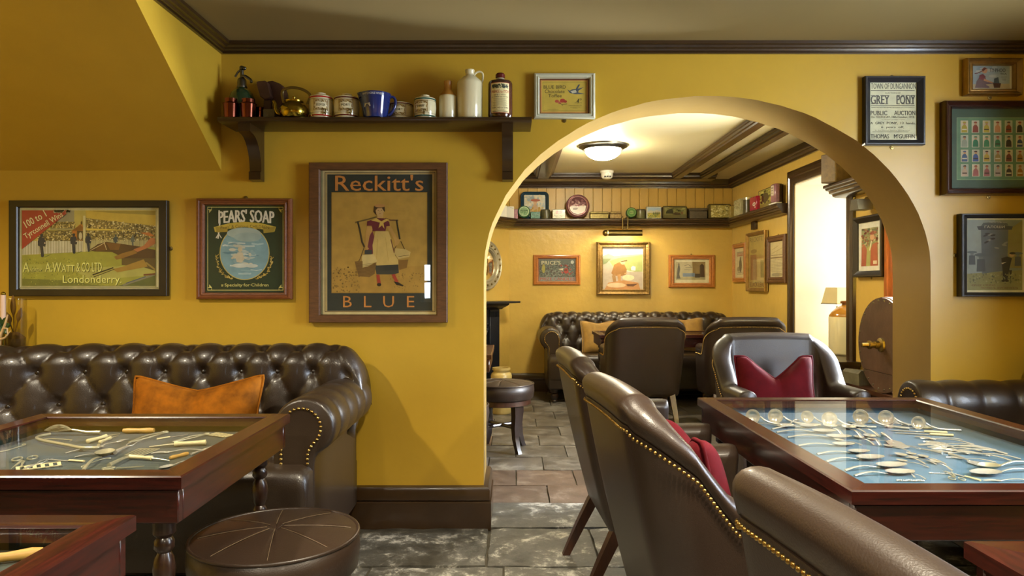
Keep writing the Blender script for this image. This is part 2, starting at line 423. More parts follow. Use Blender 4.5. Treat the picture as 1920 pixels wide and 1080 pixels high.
class Canvas:
    """picture coordinates x right, y down; k = zoom factor and (ox, oy) its offset so that measured coordinates can be used"""
    def __init__(s, k=1.0, ox=0.0, oy=0.0, sub=1): s.sub = sub; s.k = k; s.ox = ox; s.oy = oy; s.v = []; s.f = []; s.c = []; s.n = 0
    def T(s, x, y): return (s.ox+x/s.k, s.oy+y/s.k)
    def raw(s, pts, faces, col):
        s.n += 1; b = len(s.v); c = lin(col)
        for p in pts: q = s.T(*p); s.v.append((q[0], q[1], s.n))
        for f in faces: s.f.append(tuple(i+b for i in f)); s.c.append(c)
        return s
    def poly(s, pts, col): return s.raw(pts, [tuple(range(len(pts)))], col)
    def rect(s, x0, y0, x1, y1, col):
        if s.sub > 1:
            n = s.sub; P = [(x0+(x1-x0)*i/n, y) for i in range(n+1) for y in (y0, y1)]
            return s.raw(P, [(2*i, 2*i+1, 2*i+3, 2*i+2) for i in range(n)], col)
        return s.poly([(x0,y0),(x1,y0),(x1,y1),(x0,y1)], col)
    def border(s, x0, y0, x1, y1, w, col):
        if s.sub > 1: return s.rect(x0,y0,x1,y0+w,col).rect(x0,y1-w,x1,y1,col).rect(x0,y0,x0+w,y1,col).rect(x1-w,y0,x1,y1,col)
        p = [(x0,y0),(x1,y0),(x1,y1),(x0,y1),(x0+w,y0+w),(x1-w,y0+w),(x1-w,y1-w),(x0+w,y1-w)]
        return s.raw(p, [(0,1,5,4),(1,2,6,5),(2,3,7,6),(3,0,4,7)], col)
    def ell(s, x, y, rx, ry, col, n=18, a=0):
        ca, sa = math.cos(a), math.sin(a); P = []
        for i in range(n):
            u, w = rx*math.cos(2*PI*i/n), ry*math.sin(2*PI*i/n)
            P.append((x+u*ca-w*sa, y+u*sa+w*ca))
        return s.poly(P, col)
    def ring(s, x, y, rx, ry, w, col, n=24):
        P = []
        for q in (0, w): P += [(x+(rx-q)*math.cos(2*PI*i/n), y+(ry-q)*math.sin(2*PI*i/n)) for i in range(n)]
        return s.raw(P, [(i, (i+1) % n, (i+1) % n+n, i+n) for i in range(n)], col)
    def line(s, pts, w, col):
        P = []; n = len(pts)
        for i in range(n):
            a = pts[max(i-1, 0)]; c = pts[min(i+1, n-1)]
            dx, dy = c[0]-a[0], c[1]-a[1]; l = math.hypot(dx, dy) or 1
            ww = (w(i/(n-1)) if callable(w) else w)/2
            P += [(pts[i][0]-dy/l*ww, pts[i][1]+dx/l*ww), (pts[i][0]+dy/l*ww, pts[i][1]-dx/l*ww)]
        return s.raw(P, [(2*i, 2*i+1, 2*i+3, 2*i+2) for i in range(n-1)], col)
    def text(s, t, x0, x1, yt, yb, col, bold=0.0, ang=0.0, shear=0.0, arc=0.0):
        if bold > 0:          # heavier strokes: the same word set three times, slightly apart
            q = bold*(yb-yt)*.9
            for d_ in (-1, 0, 1): s.text(t, x0+q+d_*q, x1-q+d_*q, yt, yb, col, 0.0, ang, shear, arc)
            return s
        v, f, ax, bx, ay, by = text_geo(t, 0.0, shear)
        P = []; ca, sa = math.cos(ang), math.sin(ang)
        for (a, b_) in v:
            u = (a-ax)/(bx-ax)*(x1-x0); w = (b_-by)/(by-ay)*(yb-yt)   # w: 0 at top .. -(yb-yt)
            w = -w + arc*((u/(x1-x0)-.5)**2*4)
            P.append((x0+u*ca-w*sa, yt+u*sa+w*ca))
        return s.raw(P, f, col)
    def dots(s, n, x0, y0, x1, y1, r, cols, rnd=None, keep=None):
        rnd = rnd or R; P = []; fs = {c: [] for c in cols}
        for i in range(n):
            x = rnd.uniform(x0, x1); y = rnd.uniform(y0, y1)
            if keep and not keep(x, y): continue
            rr = r*rnd.uniform(.6, 1.3); c = rnd.choice(cols); fs[c].append((x, y, rr))
        for c in cols:
            V = []; Fc = []
            for (x, y, rr) in fs[c]:
                b = len(V); V += [(x+rr*math.cos(k*PI/3), y+rr*math.sin(k*PI/3)) for k in range(6)]; Fc.append(tuple(range(b, b+6)))
            if V: s.raw(V, Fc, c)
        return s
    def build(s, name, cx, cy, m_per_px, y=0.0, parent=None, eps=None, bend=0.0, mm=None, up=False):
        """flat print in the local xz plane facing -y (bend: wrapped round a vertical cylinder of that radius; up: lying in xy)"""
        V = []
        eps = eps or .00002
        for (x, z, n) in s.v:
            u = (x-cx)*m_per_px; w = (cy-z)*m_per_px; d = n*eps
            if bend: V.append(((bend+d)*math.sin(u/bend), -(bend+d)*math.cos(u/bend), w))
            elif up: V.append((u, w, y+d))
            else: V.append((u, y-d, w))
        me = bpy.data.meshes.new(name); me.from_pydata(V, [], s.f)
        at = me.color_attributes.new('Col', 'FLOAT_COLOR', 'CORNER')
        buf = []
        for p, c in zip(me.polygons, s.c): buf += [c[0], c[1], c[2], 1.0]*p.loop_total
        at.data.foreach_set('color', buf)
        me.materials.append(mm or M['print'])
        return link(name, me, parent)
# ------------------------------------------------------------------ the rooms
XL, XE, YS = -3.0, 2.62, -2.5
AX0, AX1 = PX(907, WY), PX(1745, WY)
AXC, AXR = (AX0+AX1)/2, (AX1-AX0)/2
ASPR, AAPX = PZ(510, WY), PZ(180, WY)
DIAG = Vector((-.6, -.8)); CORN = Vector((-.029, BY))
def dg(r, out=0.0): p = CORN+DIAG*r+Vector((.8, -.6))*out; return (p.x, p.y)

floor = struct('floor', MB().box(XL-.15, XE+.4, YS-.15, BY+.2, -.12, -.014), M['grout'])
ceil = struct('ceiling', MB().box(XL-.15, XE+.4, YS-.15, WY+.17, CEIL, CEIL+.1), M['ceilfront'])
struct('ceiling', MB().box(XL-.15, XE+.4, WY+.17, BY+.2, CEIL, CEIL+.1), M['ceiling'])

# wall with the arch
rj = random.Random(3)
NA = 56; arc = []
for i in range(NA+1):
    a = PI-PI*i/NA; j = rj.uniform(-.002, .002) if 0 < i < NA else 0
    arc.append((AXC+(AXR+j)*math.cos(a), ASPR+(AAPX-ASPR+j)*math.sin(a)))
mb = MB()
for Y in (WY, WB):
    mb.add([(XL,Y,0),(AX0,Y,0),(AX0,Y,ASPR),(AX0,Y,CEIL),(XL,Y,CEIL)], [(0,1,2,3,4)])
    mb.add([(AX1,Y,0),(XE+.3,Y,0),(XE+.3,Y,CEIL),(AX1,Y,CEIL),(AX1,Y,ASPR)], [(0,1,2,3,4)])
    for i in range(NA):
        (xa,za),(xb,zb) = arc[i], arc[i+1]
        mb.add([(xa,Y,za),(xb,Y,zb),(xb,Y,CEIL),(xa,Y,CEIL)], [(0,1,2,3)])
wall_arch = struct('wall_arch', mb, M['wall'], sharp=20)
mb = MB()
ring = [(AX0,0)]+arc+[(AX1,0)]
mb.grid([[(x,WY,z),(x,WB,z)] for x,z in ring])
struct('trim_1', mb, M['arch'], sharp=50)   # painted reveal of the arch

# stair box over the left corner: side face and sloping underside
SX = PX(415, WY); SZ = PZ(320, WY); SS = .654
YT = WY-(CEIL-SZ)/SS
mb = MB(); mb.prism([(WY,SZ),(WY,CEIL),(YT,CEIL)], XL, SX, 'yz')
struct('wall_stair', mb, M['wall'])
struct('wall_left', MB().box(XL-.15, XL, YS, WY, 0, CEIL), M['wall'])
mb = MB()
mb.box(-3.0,-1.2,YS-.15,YS,0,CEIL); mb.box(-1.02,XE,YS-.15,YS,0,CEIL); mb.box(-1.2,-1.02,YS-.15,YS,0,.93); mb.box(-1.2,-1.02,YS-.15,YS,1.47,CEIL)
struct('wall_rear', mb, M['wall'])
W1 = (1.15, 2.35, .95, 2.12)
mb = MB()
mb.box(XE,2.93,YS,W1[0],0,CEIL); mb.box(XE,2.93,W1[1],WY+.02,0,CEIL); mb.box(XE,2.93,W1[0],W1[1],0,W1[2]); mb.box(XE,2.93,W1[0],W1[1],W1[3],CEIL)
struct('wall_right', mb, M['wall'])
# back room
mb = MB().box(CORN.x-.2, XR+.6, BY, BY+.15, 0, CEIL)
wall_back = struct('wall_back', mb, M['wall_back'])
p0 = dg(0); p1 = dg(2.0); q0 = dg(0,-.1); q1 = dg(2.0,-.1)
struct('wall_corner', MB().prism([p0,p1,q1,q0], 0, CEIL, 'xy'), M['wall_back'])
struct('wall_back_left', MB().box(p1[0]-.15, p1[0], WB, p1[1]+.05, 0, CEIL), M['wall_back'])
O1 = (5.08, 6.04, .62, 2.01); O2 = (3.84, 4.44, .50, 2.0)
mb = MB()
for (a,b_) in ((WB-.02,O2[0]),(O2[1],O1[0]),(O1[1],BY+.1)): mb.box(XR,2.95,a,b_,0,CEIL)
for o in (O1,O2):
    mb.box(XR,2.95,o[0],o[1],0,o[2]-.004); mb.box(XR,2.95,o[0],o[1],o[3],CEIL)
struct('wall_back_right', mb, M['wall_back'])
# white painted reveals lining both deep openings
for o in (O1,O2):
    mb = MB(); t = .012
    mb.box(XR+.004,2.93,o[1]-t,o[1],o[2],o[3]); mb.box(XR+.004,2.93,o[0],o[0]+t,o[2],o[3]); mb.box(XR+.004,2.93,o[0],o[1],o[3]-t,o[3])
    struct('trim_2', mb, M['reveal'])
# windows
def window(name, x, y0, y1, z0, z1, axis='x', bars=(1,2)):
    def B(mb, a0,a1,b0,b1,c0,c1): mb.box(*((a0,a1,b0,b1,c0,c1) if axis=='x' else (b0,b1,a0,a1,c0,c1)), b=.004)
    w = .05
    fr = MB(); B(fr,x,x+.05,y0,y0+w,z0,z1); B(fr,x,x+.05,y1-w,y1,z0,z1); B(fr,x,x+.05,y0,y1,z0,z0+w); B(fr,x,x+.05,y0,y1,z1-w,z1)
    root = struct(name, fr, M['reveal'])
    nb, nh = bars
    for i in range(1, nb+1):
        yy = y0+(y1-y0)*i/(nb+1); g = MB(); B(g,x+.01,x+.04,yy-.012,yy+.012,z0+w,z1-w); obj('glazing_bar', g, M['reveal'], root)
    for i in range(1, nh+1):
        zz = z0+(z1-z0)*i/(nh+1); g = MB(); B(g,x+.012,x+.038,y0+w,y1-w,zz-.012,zz+.012); obj('glazing_bar', g, M['reveal'], root)
    for i in range(nb+1):
        for j in range(nh+1):
            g = MB(); a0 = y0+(y1-y0)*i/(nb+1); a1 = y0+(y1-y0)*(i+1)/(nb+1); c0 = z0+(z1-z0)*j/(nh+1); c1 = z0+(z1-z0)*(j+1)/(nh+1)
            B(g,x+.022,x+.026,a0+.013,a1-.013,c0+.013,c1-.013); obj('pane', g, M['glass'], root)
    return root
window('window_1', 2.86, *W1)
window('window_2', 2.88, *O1, bars=(0,2))
window('window_3', 2.88, *O2, bars=(0,2))
window('added_rear_window', YS-.10, -1.2, -1.02, .93, 1.47, axis='y', bars=(0,1))  # narrow unseen window added to keep a bright reflection in the picture glass

# moulded trims
def sweep_obj(name, prof, path, m):
    return struct(name, MB().sweep(prof, path), m)
corn = [(0,2.255),(.014,2.255),(.014,2.262),(.026,2.264),(.030,2.272),(.044,2.274),(.050,2.284),(.062,2.286),(.064,2.30),(0,2.30)]
sweep_obj('trim_3', corn, [((XE,WY,0),(0,-1)),((SX,WY,0),(1,-1)),((SX,YT-.05,0),(1,0))], M['trim'])
cornb = [(0,2.205),(.016,2.205),(.018,2.218),(.034,2.222),(.038,2.238),(.052,2.242),(.058,2.258),(.058,2.30),(0,2.30)]
def mit(a,b_):
    a = Vector(a); b_ = Vector(b_); s = (a+b_); return tuple(s/(1+a.dot(b_)))
nd = (.8,-.6); nb_ = (0,-1); nr = (-1,0)
sweep_obj('trim_4', cornb, [((*dg(1.9),0),nd),((*dg(0),0),mit(nd,nb_)),((XR,BY,0),mit(nb_,nr)),((XR,WB,0),nr)], M['trim'])
base = [(.036,-.01),(.036,.118),(.030,.124),(.018,.125),(.018,.129),(.030,.130),(.030,.176),(.022,.190),(0,.194)]
sweep_obj('baseboard_left', base, [((XL,WY,0),(0,-1)),((AX0,WY,0),(1,-1)),((AX0,WB+.03,0),(1,0))], M['trim'])
sweep_obj('baseboard_right', base, [((AX1,WB+.03,0),(-1,0)),((AX1,WY,0),(-1,-1)),((XE,WY,0),(0,-1))], M['trim'])
sweep_obj('baseboard_back', base, [((*dg(.22),0),nd),((*dg(0),0),mit(nd,nb_)),((XR,BY,0),mit(nb_,nr)),((XR,WB,0),nr)], M['trim'])

# boarded strip above the high shelf
bw = (XR-CORN.x)/24
bmb = MB().box(-bw/2+.0015, bw/2-.0015, -.012, .002, 1.84, 2.22, .003)
bme = bmb.mesh('wall_board', M['board'])
for i in range(24):
    link('wall_board', bme, wall_back, (CORN.x+bw*(i+.5), BY, 0))

# ceiling beams of the back room
def beam(name, x0, x1, y0, y1, along):
    mb = MB(); w = (x1-x0)/2 if along == 'y' else (y1-y0)/2
    prof = [(-w,2.30),(-w,2.282),(-w*.82,2.278),(-w*.80,2.262),(-w*.6,2.258),(-w*.55,2.246),(w*.55,2.246),(w*.6,2.258),(w*.80,2.262),(w*.82,2.278),(w,2.282),(w,2.30)]
    c = (x0+x1)/2 if along == 'y' else (y0+y1)/2
    if along == 'y': mb.grid([[(c+a,y,z) for a,z in prof] for y in (y0,y1)])
    else: mb.grid([[(x,c+a,z) for a,z in prof] for x in (x0,x1)])
    for k in (0, len(prof)): mb.f.append(tuple(range(k, k+len(prof))))
    return struct(name, mb, M['trim'])
beam('trim_5', .0, 2.10, 7.26, 7.58, 'x')
beam('trim_6', 1.63, 1.76, WB, 7.30, 'y')
beam('trim_7', 1.92, 2.03, WB, 7.30, 'y')
beam('trim_8', .22, .42, 5.2, 7.30, 'y')

# architraves round the two openings of the right wall
arp = [(0,0),(.012,0),(.022,.02),(.022,.05),(.030,.06),(.030,.085),(.018,.10),(.018,.115),(0,.12)]
def architrave(name, o, m):
    mb = MB(); y0,y1,z0,z1 = o; w = .12
    P = []
    for (dy,dz,yy,zz) in ((-1,0,y0,z0),(-1,1,y0,z1),(1,1,y1,z1),(1,0,y1,z0)):
        P.append([(XR-a, yy+dy*t, zz+dz*t) for a,t in arp])
    mb.grid(P); return struct(name, mb, m)
architrave('trim_9', O1, M['trim'])
architrave('trim_10', (O2[0]-.02,O2[1],O2[2],O2[3]), M['orangewood'])

# ------------------------------------------------------------------ floor stones: each one a part of the floor
def slab(name, x0, x1, y0, y1, m, rng, g=.006, top=0.0, lump=.003, n=5):
    """a stone with an uneven top, wavering edges and chamfered arris"""
    cx, cy = (x0+x1)/2, (y0+y1)/2; P = []
    for i in range(n+1):
        row = []
        for j in range(n+1):
            u = i/n; v = j/n
            x = x0+g+(x1-x0-2*g)*u; y = y0+g+(y1-y0-2*g)*v
            ed = i in (0,n) or j in (0,n)
            if ed: x += rng.uniform(-1,1)*g*.5; y += rng.uniform(-1,1)*g*.5
            z = top+rng.uniform(-1,1)*lump-(.004 if ed else 0)
            row.append((x-cx,y-cy,z))
        P.append(row)
    mb = MB().grid(P)
    rim = [P[i][0] for i in range(n+1)]+[P[n][j] for j in range(1,n+1)]+[P[i][n] for i in range(n-1,-1,-1)]+[P[0][j] for j in range(n-1,0,-1)]
    mb.grid([rim, [(a,b_,-.02) for a,b_,c in rim]], cv=True)
    return obj(name, mb, m, floor, (cx,cy,0), sharp=60)
rs = random.Random(11)
# large flags of the front room, in courses
y = WY-.02; first = True
while y > .9:
    d = .46 if first else rs.uniform(.42,.58); x = -2.2+rs.uniform(-.3,0); first = False
    while x < XE:
        w = rs.uniform(.42,.74); x2 = min(x+w, XE)
        if x2-x < .15: break
        slab('flagstone', x, x2, y-d, y, M['flag'], rs, g=.006, top=rs.uniform(-.003,.003), lump=.0035, n=6)
        x = x2
    y -= d
# threshold under the arch
x = AX0
for w in (1.05,.62,.48):
    slab('threshold_stone', x, min(x+w,AX1), WY-.02, WB+.02, M['flag'], rs, top=.004, n=5); x += w
# pavers of the back room
tile_kinds = {}
for k in range(8):
    m = M['paver2'] if k in (1,4) else M['paver']
    o = slab('paver', -.175, .175, -.17, .17, m, rs, g=.004, top=0, lump=.0018, n=3); tile_kinds[k] = o.data
    bpy.data.objects.remove(o)
y = WB+.02; r = 0
while y < BY-.05:
    x = -1.2+(.175 if r % 2 else 0)
    while x < XR-.05:
        if y+.17 > 6.1 and x+.175 < CORN.x-.75*(BY-y-.17)-.1:
            x += .35; continue
        kk = rs.choice((1,4)) if (r < 2 and rs.random() < .85) else rs.choice((0,2,3,5,6,7,0,2,3,1))
        link('paver', tile_kinds[kk], floor, (x+.175, y+.17, rs.uniform(-.002,.002)))
        x += .35
    y += .34; r += 1
# ------------------------------------------------------------------ buttoned leather sofas
def path_len(pts):
    L = [0.0]
    for a, b_ in zip(pts, pts[1:]): L.append(L[-1]+math.dist(a, b_))
    return L
def resample(pts, n):
    L = path_len(pts); T = L[-1]; out = []; k = 0
    for i in range(n+1):
        t = T*i/n
        while k < len(L)-2 and L[k+1] < t: k += 1
        u = (t-L[k])/max(1e-9, L[k+1]-L[k])
        out.append(tuple(a+(b_-a)*u for a, b_ in zip(pts[k], pts[k+1])))
    return out, T
def hemi(mb, c, n, r):
    """a small domed nail head at c facing n"""
    n = Vector(n).normalized(); a = n.orthogonal().normalized(); b_ = n.cross(a); c = Vector(c)
    P = []
    for rr, hh in ((1,0),(.86,.45),(.5,.74),(.02,.85)):
        P.append([c+n*(r*hh)+(a*math.cos(2*PI*k/8)+b_*math.sin(2*PI*k/8))*(r*rr) for k in range(8)])
    mb.grid(P, cv=True)

def chesterfield(name, label, W, D, Hb, Ha, loc, rz, group=None, ncol=9, seatz=.5, bend=0.0, left=True, feet=.12, step=.0095, floorz=.12, sR=None, sL=None, rowz=.112, ts=.132):
    root = thing(name, label, 'sofa', loc, rz, group)
    hw = W/2; rb = .095
    # ---- back: profile from seat up the face, over the roll and down behind
    zc = Hb-rb
    prof = [(-.235,seatz-.08),(-.225,seatz+.05),(-.205,seatz+.16)]
    prof += [(-.205+.012*t, seatz+.16+(zc-seatz-.16)*t) for t in (.35,.7,1)]
    c0 = (-.10, zc)
    for k in range(1, 13):
        a = PI-PI*k/12*1.0
        prof.append((c0[0]+rb*math.cos(a), c0[1]+rb*math.sin(a)))
    prof += [(-.012, zc-.12), (-.012, .3)]
    nt_ = int(1.0/step); pts, T = resample(prof, nt_)
    # arc position where the top row of buttons sits: on the face just under the roll
    zb = Hb-rowz; tb = 0
    for i, p in enumerate(pts):
        if p[1] >= zb: tb = i/nt_*T; break
    if not sR: sR = sL = (W-.30)/ncol
    kk_ = (sL-sR)/W
    def U(x):                                    # pleat coordinate counted from the right end
        d = hw-x
        return (math.log(1+kk_*d/sR)/kk_ if abs(kk_) > 1e-6 else d/sR)-u0
    def XU(u):
        u += u0
        return hw-(sR/kk_*(math.exp(kk_*u)-1) if abs(kk_) > 1e-6 else u*sR)
    u0 = 0; u0 = U(hw-.247) if sR != sL else U(hw-.15-sR*.5)
    nx = int(W/step); S = []; xs_btn = []
    def btn_rows(): return [tb-ts*k for k in range(0, 3)]
    for i in range(nx+1):
        x = -hw+W*i/nx; row = []; ux = U(x)
        e = max(0, (abs(x)-(hw-.17))/.17); ed = 1-math.sqrt(max(0, 1-min(1,e)**2))
        bd = bend*smooth((-x-hw*.05)/(hw*.95)) if bend else 0
        for j, (y, z) in enumerate(pts):
            t = T*j/nt_
            uu = ux; a = uu+(t-tb)/(2*ts); b_ = uu-(t-tb)/(2*ts)
            pa = abs(math.sin(PI*a)); pb = abs(math.sin(PI*b_))
            amp = smooth((t-.02)/.08)*(1-smooth((t-(tb+.20))/.12))
            # distance to nearest button
            al, bl = round(a), round(b_)
            dx = (uu-(al+bl)/2)*sR; dt = (al-bl)*ts-(t-tb); rr = dx*dx+dt*dt
            pp = pa*pb
            h = .020*pp**.24 + .005*pp - .022*math.exp(-rr/.0006)
            # outward normal of the profile
            p0 = pts[max(j-1,0)]; p1 = pts[min(j+1,nt_)]
            ty, tz = p1[0]-p0[0], p1[1]-p0[1]; l = math.hypot(ty,tz) or 1
            ny, nz = -tz/l, ty/l
            h = (h-.012)*amp*(1-.7*min(1,e))
            yy = y+ny*h; zz = z+nz*h
            k = smooth((z-seatz)/(Hb-seatz))
            zz -= ed*.20*k; yy += bd-ed*.05*(1-k)
            lim = hw-.088+.088*smooth((z-(Hb-.30))/.14); xx = max(-lim, min(lim, x))*(1-.02*ed*k)
            row.append((xx, yy, zz))
        S.append(row)
    mb = MB().grid(S)
    for row in (S[0], S[-1]): mb.add(row, [tuple(range(len(row)))])
    obj('backrest', mb, M['leather'], root, sharp=180)
    # buttons
    bme = MB().lathe([(1e-5,.006),(.006,.0055),(.0105,.003),(.012,0)], seg=10).mesh('button', M['button'])
    for k in (0, 1):
        t = tb-ts*k; j = int(t/T*nt_)
        for q in range(-2, 40):
            x = XU(q+(.5 if k else 0))
            if abs(x) > hw-.15: continue
            i = int(round((x+hw)/W*nx)); p = S[i][j]
            o = link('button', bme, root, (p[0], p[1]-.003, p[2]), (PI/2-.12, 0, 0))
    # ---- arms
    R_ = .108; fy = -D+.10
    for sd in (-1, 1):
        xo = hw-.075; xi = xo-.15; xc = hw-R_; zc = Ha-R_
        cs = [(xi,.3),(xi,zc-.02)]
        for k in range(0, 20):
            a = PI-k/19*(PI+.75)
            cs.append((xc+R_*math.cos(a)*(1 if math.cos(a) > 0 else (xc-xi)/R_), zc+R_*math.sin(a)))
        cs += [(xo+.004, zc-.10),(xo,zc-.13),(xo,.3),(xo,floorz+.02)]
        cs, _ = resample(cs, 60)
        cx, cz = xc-.02, zc
        P = []; L_ = -.08-fy; n = int(L_/.012)
        for i in range(n+1):
            y = -.08-L_*i/n
            q = (L_*i/n+.03)/.15; pl = abs(math.sin(PI*q))**.4
            row = []
            for (x, z) in cs:
                w = smooth((z-(zc-.09))/.05)
                s = 1+w*.13*(pl-.85)
                row.append((sd*(cx+(x-cx)*s), y, cz+(z-cz)*s if z > zc-.1 else z))
            P.append(row)
        for k, (s, dy) in enumerate(((.985,.008),(.95,.016),(.88,.02))):     # rounded front edge
            P.append([(sd*(cx+(x-cx)*(s if z > zc-.13 else 1-(1-s)*.6)), fy-dy, cz+(z-cz)*s if z > zc-.13 else z) for x, z in cs])
        mb = MB().grid(P); last = P[-1]; b0 = len(mb.v)
        mb.add(last, [tuple(range(len(last)))])
        obj('arm', mb, M['leather'], root, sharp=70)
        # scroll panel on the arm front, edged with nails
        pan = []
        for k in range(0, 21):
            a = PI-k/20*(PI+.95); rr = R_*.66
            pan.append((xc-.012+rr*math.cos(a), zc+rr*math.sin(a)))
        pan = [(xi+.032, floorz+.1),(xi+.032, zc-.04)]+pan+[(xo-.022, zc-.09),(xo-.022, floorz+.1)]
        mb = MB(); pp = [(sd*x, z) for x, z in pan]; mb.prism(pp, fy-.026, fy-.012)
        ap = obj('arm_panel', mb, M['leather'], root)
        nl, TL = resample([(x, z) for x, z in pan], int(path_len(pan)[-1]/.0165))
        mb = MB()
        for (x, z) in nl: hemi(mb, (sd*x, fy-.026, z), (0,-1,0), .0062)
        stuff(obj('nailhead_trim', mb, M['nail'], ap, sharp=180))
    # ---- seat, base, feet
    mb = MB()
    P = []
    prof = [(-.16,seatz-.03),(-.2,seatz),(-D+.05,seatz),(-D+.02,seatz-.01),(-D,seatz-.035),(-D-.004,seatz-.08),(-D,seatz-.14),(-D+.006,floorz+.1)]
    xo_ = xo; xo = xo-.004; xs = [-(xo),-(xo-.012),-(xo-.035)]+[(-1+2*i/12)*(xo-.035) for i in range(1,12)]+[(xo-.035),(xo-.012),xo]
    for x in xs:
        e = max(0, (abs(x)-(xo-.036))/.036)
        P.append([(x, y+e*e*.02, z-(e*e*.025 if z > seatz-.1 else 0)) for y, z in prof])
    mb.grid(P)
    for row in (P[0], P[-1]):
        mb.add([*row, (row[0][0], -.16, floorz+.1)], [tuple(range(len(row)+1))])
    obj('seat_cushion', mb, M['leather'], root, sharp=50)
    obj('base', MB().box(-xo+.004,xo-.004,-D+.012,-.015,floorz,seatz-.16,.012), M['leather'], root)
    foot = MB().lathe([(1e-5,0),(.022,0),(.030,.012),(.024,.024),(.034,.04),(.042,.06),(.036,.08),(.026,.086),(.04,.094),(.046,floorz),(1e-5,floorz)], seg=18).mesh('foot', M['dwood'])
    for x in (-xo+.07, xo-.07):
        for y in (-D+.075, -.10): link('foot', foot, root, (x, y, 0))
    return root

